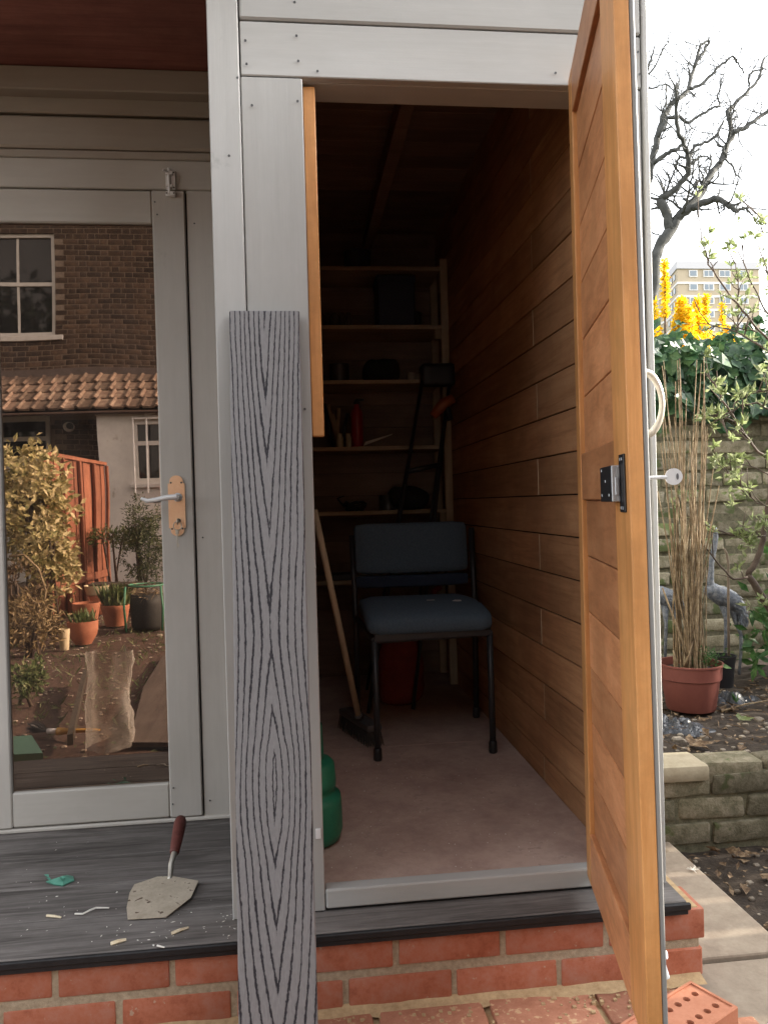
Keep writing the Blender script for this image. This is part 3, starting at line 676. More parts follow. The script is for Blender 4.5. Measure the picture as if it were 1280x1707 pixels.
for a, b in ((bl2, btl), (br2, btr)):
    mid = Vector((b.x, ybk-.02, ftl.z+.02)); mid.x = (a.x+b.x)/2
    l_ = build('back_post', MB().tube([a+Vector((0, 0, .02)), mid, mid+(b-mid)*.3+Vector((0, .0, 0)), b], .0105, 12), BLACKM, ch, True)
    build('rubber_foot', MB().lathe([(.0125, a.z), (.0145, a.z+.006), (.0135, a.z+.035), (.0115, a.z+.04)], (a.x, a.y, 0), 12), BLACK, l_, True)
zs_ = (ftl.z+ftr.z)/2
build('seat_frame', MB().tube([ftl, ftr], .011, 10).tube([ftl, (btl.x+.005, ybk-.02, zs_+.01)], .011, 10).tube([ftr, (btr.x-.01, ybk-.02, zs_+.01)], .011, 10).box(ftl.x, ftr.x, yfr+.004, yfr+.02, zs_-.004, zs_+.018, bev=.002), BLACKM, ch, 'auto')
def cushion(x0, x1, y0, y1, z0, z1, r, fn=None):
    bm = bmesh.new(); bmesh.ops.create_cube(bm, size=1)
    for v in bm.verts: v.co = Vector(((x0+x1)/2+v.co.x*(x1-x0), (y0+y1)/2+v.co.y*(y1-y0), (z0+z1)/2+v.co.z*(z1-z0)))
    bmesh.ops.subdivide_edges(bm, edges=bm.edges[:], cuts=8, use_grid_fill=True)
    cx_, cy_, cz_ = (x0+x1)/2, (y0+y1)/2, (z0+z1)/2; hx, hy, hz = (x1-x0)/2, (y1-y0)/2, (z1-z0)/2
    for v in bm.verts:
        d = v.co-Vector((cx_, cy_, cz_)); q = Vector((max(-hx+r, min(hx-r, d.x)), max(-hy+r, min(hy-r, d.y)), max(-hz+min(r, hz), min(hz-min(r, hz), d.z))))
        e = d-q
        if e.length > 1e-6: d = q+e.normalized()*r*(.92 if r > hz else 1)
        v.co = Vector((cx_, cy_, cz_))+d
        if fn: v.co = fn(v.co)
    m = MB(); bm.verts.index_update(); m.add([v.co.copy() for v in bm.verts], [[v.index for v in f.verts] for f in bm.faces]); bm.free(); return m
sL, sRr = aty(612, 1040, 2.5).x-.004, aty(824, 1040, 2.5).x
def seatfn(p):
    t = (p.y-yfr)/.47; cxm = (sL+sRr)/2
    return Vector((cxm+(p.x-cxm)*(1-.03*t)+.0*t, p.y, p.z+.012*math.sin(pi*min(1, max(0, t)))-.010*max(0, .25-t)/.25))
seat = build('seat', cushion(sL, sRr, yfr-.012, ybk-.02, zs_+.016, zs_+.088, .034, seatfn), BLUE, ch, True)
bkL, bkR = aty(590, 912, ybk).x+.003, aty(781, 912, ybk).x-.003
zb0, zb1 = aty(686, 955, ybk).z, aty(686, 871, ybk).z
def backfn(p): return Vector((p.x, p.y+.10*(p.z-zb0)-.02*math.cos((p.x-(bkL+bkR)/2)/(bkR-bkL)*pi)+.018, p.z))
build('backrest', cushion(bkL, bkR, ybk-.03, ybk+.02, zb0, zb1, .022, backfn), BLUE, ch, True)
zc0, zc1 = aty(686, 978, ybk).z, aty(686, 958, ybk).z
build('lumbar_bar', cushion(bkL, bkR, ybk-.015, ybk+.02, zc0, zc1, .012, backfn), matte('dark_blue_fabric', (.02, .03, .055), (.03, .045, .08), 120, .95, .4, tint=0), ch, True)
PAPER = matte('paper', (.6, .6, .58), (.72, .72, .7), 40, .8, .1, tint=0)
zst = zs_+.0985
p_ = aty(762, 1015, 2.62); p_.z = zst+.001
build('paper_scrap', MB().prism([p_+Vector(q) for q in ((-.017, 0, 0), (-.004, .02, .001), (.016, .012, .001), (.013, -.012, 0), (0, -.017, 0))], (0, 0, .0008)), PAPER, label='white folded paper scrap on the right of the blue chair seat', cat='paper', base=p_)
p_ = aty(718, 1011, 2.66); p_.z = zst+.0015
build('paper_scrap', MB().prism([p_+Vector(q) for q in ((-.014, 0, 0), (-.012, .008, 0), (.014, .007, 0), (.014, -.003, 0))], (0, 0, .0008)), PAPER, label='thin white paper strip at the middle of the blue chair seat', cat='paper', base=p_)

# broom
b0, b1 = aty(597, 1192, 2.64), aty(524, 850, 2.50)
br = thing('broom', atz(600, 1240, ZFL), 'wooden handled broom leaning in the storeroom left of the blue chair', 'broom')
build('handle', MB().tube([b0, b0+(b1-b0)*.5, b1], .0105, 12), RAW, br, True)
bh = [atz(572, 1215, ZFL+.02), atz(590, 1200, ZFL+.05), atz(612, 1206, ZFL+.055), atz(624, 1236, ZFL+.02)]
hb2 = MB(); c0 = atz(600, 1228, ZFL)
dv = (atz(624, 1250, ZFL)-atz(574, 1216, ZFL)); dv.z = 0; ln = dv.length; dv.normalize(); nv_ = Vector((-dv.y, dv.x, 0))
def bfn(p): return c0+dv*p.x+nv_*p.y+Vector((0, 0, p.z))
hb2.box(-ln/2, ln/2, -.028, .028, .05, .075, bev=.008, fn=bfn, seg=2).tube([bfn(Vector((0, 0, .07))), b0], [.018, .013], 10)
build('head', hb2, flat('grey_plastic', (.10, .10, .105), .5), br, 'auto')
bs = MB()
for i in range(26):
    for j in range(7):
        x = -ln/2+.006+(ln-.012)*i/25; y = -.022+.044*j/6
        bs.tube([bfn(Vector((x, y, .052))), bfn(Vector((x*1.06+U(-.003, .003), y*1.3+U(-.003, .003), .001)))], [.0022, .0014], 4, False)
build('bristles', bs, flat('dark_bristle', (.06, .058, .055), .8), br, kind='stuff')

# green gas cylinder inside, left
gc = atz(538, 1432, ZFL)
yg = 1.93; rg = aty(571, 1370, yg).x-aty(510, 1370, yg).x
xg = aty(571, 1370, yg).x-.085
GREEN = matte('green_enamel', (.012, .13, .075), (.022, .19, .11), 10, .38, .1, .001, tint=0)
gcz = [aty(560, q, yg).z for q in (1434, 1318, 1300, 1262, 1205)]
gt = thing('gas_cylinder', (xg, yg, ZFL), 'green ribbed gas bottle standing inside the doorway behind the left frame', 'gas cylinder')
h0 = gcz[1]
build('body', MB().lathe([(.06, ZFL), (.078, ZFL+.008), (.085, ZFL+.03), (.084, h0-.02), (.081, h0-.004), (.070, h0), (.066, h0+.006), (.066, h0+.012), (.071, h0+.018), (.072, h0+.03), (.068, gcz[3]-.012), (.060, gcz[3]-.003), (.046, gcz[3]), (.02, gcz[3]+.004)], (xg, yg, 0), 40), GREEN, gt, True)
build('collar', MB().lathe([(.042, gcz[3]-.004), (.043, gcz[3]+.02), (.041, gcz[4]), (.034, gcz[4]), (.033, gcz[3]+.004)], (xg, yg, 0), 28), GREEN, gt, 'auto')

# shelving at the back
YS = 3.47
su = thing('shelving_unit', (.32, 3.6, ZFL), 'raw timber shelving along the dark back wall of the storeroom', 'shelves')
for y in (YS, 3.72):
    xp = .681
    bx('post', (xp-.017, xp+.017, y-.012, y+.012, ZFL, aty(745, 432, YS).z), RAW, su, .002)
    bx('post', (-.098, -.066, y-.012, y+.012, ZFL, aty(745, 432, YS).z), RAW, su, .002)
SZ = []
for py in (446, 543, 634, 744, 851, 965):
    z = aty(640, py, YS).z; SZ.append(z)
    bx('shelf', (-.097, xp-.018, YS-.02, 3.74, z-.017, z), RAWX, su, .001)
    if py in (543, 851): bx('bracket', (xp-.045, xp-.017, YS-.005, YS+.03, z-.06, z-.0175), RAW, su, .001)
def onshelf(px, i, dy=.06): p = aty(px, 600, YS+dy); return Vector((p.x, p.y, SZ[i]+.0005))
p = onshelf(660, 1, .1); bc = MB().box(p.x-.085, p.x+.085, p.y-.07, p.y+.09, p.z, p.z+.23, bev=.006); bc.box(p.x-.09, p.x+.09, p.y-.075, p.y+.095, p.z+.205, p.z+.235, bev=.004)
bc.box(p.x-.03, p.x+.03, p.y-.073, p.y-.069, p.z+.12, p.z+.15)
build('storage_box', bc, flat('navy_plastic', (.02, .025, .045), .5), label='dark blue lidded storage box on the upper shelf', cat='box', base=p)
for i, px in enumerate((548, 560, 572, 583)):
    p = onshelf(px, 1, .05); build('jar', MB().lathe([(.014, p.z), (.015, p.z+.005), (.015, p.z+.05), (.011, p.z+.057), (.012, p.z+.058), (.012, p.z+.07)], (p.x, p.y, 0), 14), flat('jar_dark', (.10, .085, .07), .3), smooth='auto', label=('leftmost', 'second', 'third', 'rightmost')[i]+' small dark jar in the row at the left of the upper shelf', cat='jar', group='jars on the upper shelf', base=p)
p = onshelf(640, 2, .12); tb = cushion(p.x-.10, p.x+.07, p.y-.07, p.y+.07, p.z, p.z+.115, .05, lambda q: q+Vector((0, 0, .012*mnoise.noise(q*20))))
build('tool_bag', tb, flat('black_canvas', (.02, .02, .02), .9), smooth=True, label='black soft tool bag on the third shelf from the top', cat='bag', base=p)
p = onshelf(592, 3, .05); eb = MB().lathe([(.024, p.z), (.027, p.z+.004), (.027, p.z+.15), (.022, p.z+.17), (.012, p.z+.182), (.011, p.z+.195)], (p.x, p.y, 0), 20)
eb.cur = 1; eb.lathe([(.014, p.z+.195), (.014, p.z+.205), (.006, p.z+.215)], (p.x, p.y, 0), 14).box(p.x-.004, p.x+.034, p.y-.006, p.y+.006, p.z+.21, p.z+.221, bev=.002)
build('spray_bottle', eb, [flat('red_enamel', (.35, .02, .025), .35), BLACK], smooth='auto', label='red cylinder bottle with black top on the middle shelf', cat='bottle', base=p)
for px, s in ((563, .016), (577, .014)):
    p = onshelf(px, 3, .0); build('jar', MB().lathe([(s*.8, p.z), (s, p.z+.006), (s, p.z+.04), (s*.7, p.z+.05), (s*.75, p.z+.06)], (p.x, p.y, 0), 14), flat('pale_jar', (.42, .38, .26), .4), smooth='auto', label='small pale jar left of the red bottle' if s > .015 else 'smaller pale jar touching the red bottle', cat='jar', base=p)
p = onshelf(632, 3, .0); build('hand_saw', MB().prism([p+Vector(q) for q in ((-.08, 0, .004), (.05, .02, .052), (.056, .02, .058), (-.07, 0, .022))], (0, .002, 0)), STEEL, label='pale metal blade propped on the middle shelf right of the bottle', cat='saw', base=p)
p = onshelf(555, 3, .12); pt = thing('tool_bunch', p, 'dark bunch of hand tools behind the pale jars on the middle shelf', 'tools')
for i in range(5):
    q = p+Vector((U(-.03, .04), U(-.02, .03), 0)); e = q+Vector((U(-.05, .05), 0, U(.12, .24)))
    build('tool_handle', MB().tube([q, e], [.006, .009], 8), BLACKM if i % 2 else RAW, pt, True)
for i, (px, r_, h_) in enumerate(((685, .020, .035), (697, .018, .03))):
    p = onshelf(px, 2, .02); build('pot', MB().lathe([(r_*.8, p.z), (r_, p.z+.004), (r_, p.z+h_), (r_*.8, p.z+h_)], (p.x, p.y, 0), 14), flat('dull_pale_pot', (.30, .26, .20), .6), smooth='auto', label='small pale pot at the right end of the third shelf, '+('left one' if i == 0 else 'right one'), cat='pot', base=p)
for i, (px, k_, r_, h_) in enumerate(((565, 2, .045, .09), (600, 0, .06, .10), (690, 1, .04, .08), (640, 4, .04, .07))):
    p = onshelf(px, k_, .1); build('paint_tin', MB().lathe([(r_, p.z), (r_, p.z+h_-.006), (r_*1.04, p.z+h_-.004), (r_*1.04, p.z+h_), (r_*.9, p.z+h_), (r_*.88, p.z+h_-.006), (0, p.z+h_-.006)], (p.x, p.y, 0), 20), flat('dull_tin', (.09, .09, .095), .4, .4), smooth='auto', label='dull round paint tin '+('at the left of the third shelf down', 'on the topmost shelf', 'right of the dark blue storage box', 'between the cable coil and the black sack')[i], cat='tin', base=p)
cc = MB(); p = onshelf(585, 4, .06)
for i in range(5):
    r = U(.03, .055); cc.tube([p+Vector((r*math.cos(a)+U(-.003, .003), r*.6*math.sin(a), .006+.008*i+.006*math.sin(3*a+i))) for a in [2*pi*k/20 for k in range(21)]], .004, 6)
cc.tube([p+Vector((-.05, 0, .02)), p+Vector((-.08, -.02, .06)), p+Vector((-.05, -.03, .07))], .004, 6)
build('cable_coil', cc, BLACK, smooth=True, label='coiled black cable on the shelf above the chair back, left side', cat='cable', base=p)
p = onshelf(672, 4, .1); build('sack', cushion(p.x-.09, p.x+.10, p.y-.07, p.y+.06, p.z, p.z+.10, .045, lambda q: q+Vector((0, 0, .03*mnoise.noise(q*11)))), flat('black_sack_cloth', (.016, .016, .018), .85), smooth=True, label='crumpled black sack on the shelf above the chair back, right side', cat='sack', base=p)
p = onshelf(560, 5, .05); build('tray', MB().box(p.x-.05, p.x+.05, p.y-.06, p.y+.06, p.z, p.z+.028, bev=.004), flat('dark_tray', (.03, .032, .035), .5), label='shallow dark tray on the lowest shelf beside the broom', cat='tray', base=p)
# folding black stand in front of the shelves
fs_ = thing('folding_stand', aty(715, 1120, 3.3), 'black folding metal stand leaning before the shelves behind the chair', 'stand')
fs_.location.z = ZFL; ORG[fs_.name].z = ZFL
A = [(aty(705, 625, 3.38), aty(662, 890, 3.22)), (aty(752, 610, 3.40), aty(722, 880, 3.24))]
for a, b in A:
    d = b-a; e = a+d*((a.z-ZFL)/-d.z); build('rail', MB().tube([a, e], .008, 10), BLACKM, fs_, True)
    e2 = Vector((e.x+.03, 3.45, ZFL)); build('strut', MB().tube([a-Vector((0, 0, .02)), e2], .007, 8), BLACKM, fs_, True)
build('crossbar', MB().tube([A[0][0]+(A[0][1]-A[0][0])*.62, A[1][0]+(A[1][1]-A[1][0])*.62], .011, 10), BLACKM, fs_, True)
build('head', cushion(A[0][0].x-.01, A[1][0].x+.015, 3.36, 3.42, A[0][0].z-.05, A[1][0].z+.01, .02), BLACK, fs_, True)
sg = thing('spray_gun', aty(742, 680, 3.33), 'orange and black power tool hanging on the folding stand', 'power tool')
pg = aty(742, 670, 3.33)
build('motor_body', MB().tube([pg+Vector((-.055, 0, -.06)), pg+Vector((-.01, 0, -.01)), pg+Vector((.035, 0, .015))], [.018, .026, .022], 14), flat('orange_plastic', (.38, .10, .03), .45), sg, True)
build('grip', MB().tube([pg, pg+Vector((.02, 0, -.08))], [.015, .013], 10), BLACK, sg, True)
# red bag under the chair
rb = MB(); pc = atz(668, 1170, ZFL); pc.y = 3.2
for i in range(1): pass
rbm = cushion(pc.x-.10, pc.x+.10, pc.y-.09, pc.y+.09, ZFL, ZFL+.30, .07, lambda q: Vector((pc.x+(q.x-pc.x)*(1-.5*(q.z-ZFL)), q.y, q.z))+mnoise.noise_vector(q*9)*.02)
build('red_bag', rbm, matte('dull_red_cloth', (.16, .022, .018), (.24, .04, .03), 20, .85, .5, tint=0), smooth=True, label='slumped dull red bag on the floor behind the blue chair legs', cat='bag', base=pc)
p = aty(727, 1005, 3.36); build('red_scoop', MB().tube([(pc.x+.02, 3.22, ZFL+.29), aty(712, 1030, 3.36), aty(724, 985, 3.38), aty(735, 978, 3.38)], .014, 8), flat('red_plastic', (.30, .05, .035), .5), smooth=True, label='red tool handle poking up behind the chair seat', cat='tool', base=p)

# ------------------------------------------------------------------ retaining wall of the raised bed
rw = thing('retaining_wall', (1.4, 2.28, 0), 'low mossy brick retaining wall with one pale coping stone beside the path', 'garden wall')
bx('mortar_core', (1.0, 3.6, 2.235, 2.32, -.1, .165), OLDM, rw, .002)
ob_ = [mesh_of('brick', rough_box(.215, .10, .066, .012, .008, i+31, 22), RETB, 'auto') for i in range(6)]
for c in range(3):
    x = 1.0-(.11 if c % 2 else 0)
    while x < 3.5: piece('brick', ob_[random.randrange(6)], rw, (x+.107, 2.274+U(-.004, .004), -.02+.0735*c+.034), (U(-.03, .03), U(-.012, .012), U(-.02, .02))); x += .222
for i in range(12): piece('brick', ob_[i % 6], rw, (1.282+.222*i, 2.275+U(-.004, .004), .190+U(-.003, .003)), (U(-.03, .03), U(-.015, .015), U(-.02, .02)))
cpx = aty(1184, 1290, 2.21).x
m_ = rough_box(.34, .135, .055, .016, .002, 55); cm_ = mesh_of('coping_stone', m_, COPE, 'auto')
piece('coping_stone', cm_, rw, (cpx-.17, 2.272, .2055), (.02, .01, -.01))

# ------------------------------------------------------------------ old brick garden wall at the back
YW = 3.92
gw = thing('brick_wall', (2.6, YW, .1), 'old mossy brick garden wall topped by ivy behind the plant pots', 'garden wall')
ZW = aty(1200, 693, YW).z
bx('mortar_core', (.85, 5.2, YW+.012, YW+.22, -.1, ZW-.02), OLDM, gw, .002)
wb = [mesh_of('brick', rough_box(.217, .10, .068, .010, .008, i+61, 24), OLDB, 'auto') for i in range(8)]
hd = [mesh_of('brick', rough_box(.105, .10, .068, .010, .008, i+71, 24), OLDB, 'auto') for i in range(4)]
nc = 16; pz = (ZW-.075)/nc
for c in range(nc+1):
    x = 1.45+U(0, .1); z = .05+pz*c+.033
    while x < 3.4:
        if rnd() < .3: wd = .113; me = random.choice(hd)
        else: wd = .225; me = random.choice(wb)
        piece('brick', me, gw, (x+wd/2, YW+.052+U(-.012, .010), z+U(-.003, .003)), (U(-.03, .03), U(-.02, .02), U(-.03, .03))); x += wd
bx('coping_course', (.85, 5.2, YW-.03, YW+.24, ZW-.015, ZW+.03), OLDM, gw, .008)

# ------------------------------------------------------------------ leaves
IVY = leafy('ivy_leaf', (.016, .045, .022), (.042, .10, .042), (.11, .19, .075), .25, 14, .38)
APL = leafy('apple_leaf', (.16, .20, .07), (.25, .30, .13), (.40, .42, .26), .5, 30)
SHR = leafy('shrub_leaf', (.05, .085, .03), (.11, .15, .055), (.24, .25, .12), .3, 18)
GRN = leafy('green_leaf', (.03, .08, .025), (.06, .14, .04), (.13, .22, .07), .35, 20)
YEL = leafy('forsythia_petal', (.80, .50, .01), (.88, .64, .02), (.9, .72, .05), .45, 12)
DRY = leafy('dry_stem', (.15, .105, .06), (.25, .18, .105), (.38, .30, .19), .1, 30, .7)
BARK = matte('grey_bark', (.04, .041, .038), (.095, .094, .086), 12, .9, .8, .01, tint=0, world=True)
TWIG = matte('twig_bark', (.05, .035, .025), (.11, .08, .06), 30, .8, .4, tint=0)
LIT = leafy('leaf_litter', (.06, .035, .02), (.14, .09, .05), (.30, .22, .14), .1, 50, .7)
iv = thing('ivy_hedge', (3, YW+.2, ZW), 'dark green ivy hedge growing over the top of the old brick wall', 'ivy')
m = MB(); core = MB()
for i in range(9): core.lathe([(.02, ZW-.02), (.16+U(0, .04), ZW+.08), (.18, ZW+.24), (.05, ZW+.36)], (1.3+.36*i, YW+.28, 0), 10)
build('shade_core', core, matte('ivy_shade', (.008, .016, .008), (.02, .035, .015), 20, .9, .5, tint=0), iv, True)  # dark lumps inside the ivy, inner shade put into their colour
for i in range(5200):
    x = U(.9, 4.6); fr = rnd()
    if fr < .62: y = YW-.02-.16*rnd()*1.0; z = ZW-.02+.41*rnd()**.9; n = Vector((U(-.5, .5), -1, U(-.1, .9)))
    else: y = YW-.1+.7*rnd(); z = ZW+.38+U(-.06, .14); n = Vector((U(-.6, .6), U(-.8, .3), 1))
    z += .05*math.sin(x*5)+.04*math.sin(x*13+1); 
    if z < ZW+.01 and rnd() < .65: continue
    s = U(.035, .075) if rnd() < .8 else U(.075, .115)
    d = Vector((U(-1, 1), U(-.4, .2), U(-1.2, .2)))
    m.leaf(Vector((x, y, z)), d, n.normalized(), s, s*.85, .10)
build('foliage', m, IVY, iv, kind='stuff')

# ------------------------------------------------------------------ forsythia beyond the wall
def forsythia(label, pts, Y, grp='yellow forsythia beyond the wall'):
    b = aty(pts[0][0], 640, Y); b.z = .3
    t = thing('forsythia_shrub', b, label, 'shrub', grp); st = MB(); fm = MB()
    for x, ytop, ybot, w in pts:
        top = aty(x+U(-1, 1), ytop, Y+U(-.1, .1)); bot = aty(x+U(-3, 3), 640, Y); bot.z = min(bot.z, ZW+.1)
        st.tube([bot, bot+(top-bot)*.5+Vector((U(-.02, .02), 0, 0)), top], [.012, .009, .004], 5)
        zb2 = aty(x, ybot, Y).z; wm = w/F*Y*.5
        n = int((top.z-zb2)/.0005*(w/24))
        for i in range(n):
            t_ = rnd(); z = zb2+(top.z-zb2)*t_; cxx = bot.x+(top.x-bot.x)*((z-bot.z)/(top.z-bot.z))
            r = wm*(.35+.65*(1-t_)**.7)*rnd()**.6; a = U(0, 2*pi)
            c = Vector((cxx+r*math.cos(a), top.y+r*math.sin(a), z)); fm.leaf(c, rv(), rv(), U(.022, .04), U(.012, .020), .2)
    build('stem', st, TWIG, t, True); build('blossom', fm, YEL, t, kind='stuff')
forsythia('yellow forsythia with two thin tall spikes nearest the shed corner', [(1091, 500, 600, 12), (1108, 432, 530, 12), (1098, 545, 600, 16)], 5.0)
forsythia('broadest bright yellow forsythia clump beyond the wall', [(1136, 498, 608, 34), (1146, 512, 608, 34), (1128, 535, 608, 34)], 5.1)
forsythia('tall yellow forsythia right of the broadest clump', [(1162, 496, 604, 18), (1176, 492, 604, 18), (1168, 530, 606, 36), (1152, 560, 608, 36)], 5.2)
forsythia('low dense yellow forsythia mass filling the foot of the tall clumps', [(1124+12*i, 560+9*(i % 3), 612, 34) for i in range(9)], 4.95)
forsythia('sparse yellow forsythia furthest right beyond the wall', [(1204, 502, 590, 9), (1212, 545, 600, 24), (1192, 560, 602, 30), (1222, 562, 592, 10)], 5.3)

# ------------------------------------------------------------------ apple sapling with opening leaves
ap = thing('apple_tree', aty(1290, 1110, 3.0), 'young apple tree with thin dark branches and opening pale green leaves at the right edge', 'tree')
bm1 = MB(); lm_ = MB()
def cluster(c, n=6, s=.03):
    for i in range(n):
        d = (rv()+Vector((0, -.2, .5))).normalized(); lm_.leaf(c+rv(.006), d, (rv()+Vector((0, -.8, .4))).normalized(), s*U(.6, 1.3), s*U(.28, .45), .22)
def limb(pts, r0, r1, Y, sub=0, lf=0, dy=.0, seg=6, ls=.03):
    P = [aty(x, y, Y+dy*i/(len(pts)-1)) for i, (x, y) in enumerate(pts)]; Q = []
    for a, b in zip(P, P[1:]):
        for k in range(4): Q.append(a+(b-a)*k/4+rv(.003))
    Q.append(P[-1]); n = len(Q)
    bm1.tube(Q, [r0+(r1-r0)*i/(n-1) for i in range(n)], seg)
    for i in range(n):
        if rnd() < sub:
            d = (Q[min(i+1, n-1)]-Q[max(i-1, 0)]).normalized(); e = (d*.6+rv()*.8+Vector((0, 0, .35))).normalized()*U(.04, .12)
            q1 = Q[i]+e*.5+rv(.006); q2 = Q[i]+e; bm1.tube([Q[i], q1, q2], [.0025, .002, .0012], 4)
            if rnd() < lf: cluster(q2, random.randint(6, 11), ls*1.15)
        if rnd() < lf*.45: cluster(Q[i], random.randint(3, 6), ls*.85)
limb([(1330, 1130), (1300, 1040), (1265, 985), (1246, 958)], .022, .012, 2.95)
limb([(1246, 958), (1262, 935), (1272, 900), (1279, 850), (1286, 800), (1300, 760)], .012, .009, 2.95)
limb([(1246, 962), (1222, 966), (1196, 940), (1165, 897), (1150, 878)], .005, .002, 2.92, .2, .3)
limb([(1275, 893), (1235, 897), (1190, 882), (1160, 866), (1128, 855)], .004, .0015, 2.9, .3, .5)
limb([(1296, 775), (1262, 752), (1235, 715), (1205, 668), (1190, 640), (1176, 622)], .006, .003, 2.85, .35, .55)
limb([(1300, 690), (1262, 672), (1235, 676), (1210, 690), (1196, 700)], .004, .002, 2.8, .5, .8)
limb([(1310, 640), (1280, 650), (1250, 655), (1225, 672)], .005, .002, 2.75, .5, .95, ls=.04)
limb([(1310, 600), (1279, 585), (1228, 552), (1165, 538)], .005, .0015, 2.8, .35, .5)
limb([(1310, 592), (1262, 548), (1230, 508), (1200, 468), (1181, 440), (1170, 400), (1165, 355), (1163, 300)], .005, .001, 2.8, .25, .25)
limb([(1300, 545), (1276, 520), (1258, 483), (1240, 438), (1234, 400), (1230, 360)], .004, .001, 2.85, .35, .45)
limb([(1300, 505), (1282, 470), (1272, 420), (1270, 360)], .003, .001, 2.9, .4, .5)
limb([(1230, 552), (1231, 520), (1230, 470), (1226, 440)], .003, .0015, 2.82, .5, .8)
limb([(1262, 552), (1220, 545), (1195, 540)], .003, .001, 2.8, .5, .6)
limb([(1300, 855), (1262, 838), (1240, 820), (1215, 790), (1196, 775)], .003, .001, 2.9, .5, .75)
limb([(1300, 800), (1250, 776), (1215, 768)], .003, .001, 2.85, .4, .5)
limb([(1310, 560), (1285, 500), (1275, 440)], .003, .001, 2.75, .5, .6)
limb([(1310, 470), (1290, 430), (1278, 375), (1255, 350)], .003, .001, 2.9, .4, .3)
for x, y in ((1230, 885), (1262, 870), (1250, 895), (1276, 868), (1222, 830), (1240, 905), (1213, 785), (1198, 776), (1192, 690), (1258, 1005), (1276, 1010)):
    c = aty(x, y, 2.88)
    for k in range(3): cluster(c+rv(.03), 6, .038)
build('branches', bm1, TWIG, ap, True); build('leaves', lm_, APL, ap, kind='stuff')

# ------------------------------------------------------------------ big bare tree
bt = thing('bare_tree', Vector((4.0, 10, 0)), 'large bare spreading tree with crooked dark limbs beyond the garden wall', 'tree')
tm = MB(); YT = 10.0
def tl(pts, r0, r1, dy0=0, dy1=0, tw=.35):
    P = [aty(x, y, YT+dy0+(dy1-dy0)*i/(len(pts)-1)) for i, (x, y) in enumerate(pts)]; Q = []
    for a, b in zip(P, P[1:]):
        for k in range(4): Q.append(a+(b-a)*k/4+rv(.012))
    Q.append(P[-1]); n = len(Q); k_ = YT/F
    tm.tube(Q, [k_*(r0+(r1-r0)*i/(n-1))*U(.85, 1.02) for i in range(n)], 8)
    for i in range(1, n):
        if rnd() < tw*1.35: twig(Q[i], (Q[i]-Q[i-1]).normalized(), U(.15, .6), k_*max(.8, .35*(r0+(r1-r0)*i/(n-1))), 2)
def twig(p, d, l, r, dep):
    d = (d*.5+rv()*.9+Vector((0, 0, .25))).normalized(); Q = [p]; 
    for k in range(4):
        d = (d+rv(.35)+Vector((0, 0, .08))).normalized(); Q.append(Q[-1]+d*l/4)
    tm.tube(Q, [r, r*.85, r*.7, r*.55, r*.4], 5)
    if dep > 0:
        for q in Q[1:]:
            if rnd() < .5: twig(q, d, l*U(.4, .7), max(r*.6, .0022), dep-1)
tl([(1086, 660), (1088, 560), (1087, 490), (1090, 430), (1102, 405), (1118, 385), (1130, 362)], 13, 9, tw=.05)
tl([(1118, 385), (1110, 355), (1100, 332)], 9, 8); tl([(1100, 332), (1120, 318), (1140, 300), (1148, 285), (1147, 260), (1140, 240), (1132, 222), (1128, 200), (1127, 170), (1128, 150)], 6, 2.4, 0, -.6)
tl([(1122, 372), (1140, 350), (1160, 330), (1172, 315), (1178, 300), (1188, 285), (1200, 270), (1210, 245), (1222, 225), (1215, 200), (1213, 185), (1225, 172), (1245, 152), (1262, 135), (1270, 110), (1275, 95)], 8, 2, 0, .8)
tl([(1220, 222), (1245, 210), (1262, 198), (1285, 180), (1310, 165)], 4.5, 3)
tl([(1128, 365), (1150, 347), (1170, 338), (1190, 330), (1205, 335), (1220, 345), (1228, 352)], 8, 4, 0, -.5)
tl([(1228, 352), (1238, 345), (1245, 348), (1255, 358)], 3, 1.5)
tl([(1076, 330), (1084, 285), (1090, 255), (1098, 222), (1105, 195), (1118, 175), (1132, 163), (1146, 150), (1150, 130), (1157, 110), (1162, 90), (1170, 72), (1182, 68)], 7.5, 2.2, .4, .9)
tl([(1156, 112), (1168, 92), (1178, 75), (1184, 68)], 3, 2); tl([(1090, 270), (1110, 256), (1130, 246), (1142, 238)], 4.5, 3)
tl([(1098, 228), (1112, 196), (1132, 194), (1146, 205), (1165, 192), (1182, 182), (1200, 175)], 3.6, 2)
tl([(1148, 148), (1170, 140), (1190, 118), (1205, 105), (1220, 94), (1232, 105), (1240, 122)], 3.2, 1.1)
tl([(1200, 175), (1196, 158), (1202, 135), (1208, 120)], 1.6, 1)
tl([(1148, 258), (1158, 242), (1180, 236), (1198, 220), (1206, 200)], 3, 2)
tl([(1150, 272), (1166, 262), (1172, 258), (1186, 265)], 3, 1.2); tl([(1147, 262), (1132, 262), (1126, 275), (1124, 292)], 2.4, 1.4)
tl([(1198, 270), (1210, 262), (1204, 245), (1195, 240)], 3.4, 1.8); tl([(1205, 265), (1220, 272), (1228, 290), (1240, 300)], 2, .9)
tl([(1248, 145), (1248, 124), (1260, 115), (1280, 114)], 2, 1.2); tl([(1216, 196), (1228, 182)], 3, 1.5)
tl([(1076, 125), (1084, 100), (1092, 74)], 2.4, 1.2); tl([(1075, 128), (1092, 110), (1105, 80), (1115, 68)], 2, .9); tl([(1073, 150), (1090, 145), (1110, 138), (1125, 155)], 2, 1)
tl([(1086, 500), (1086, 470), (1076, 440), (1080, 385), (1098, 390)], 2, 1.2)
build('branches', tm, BARK, bt, True)

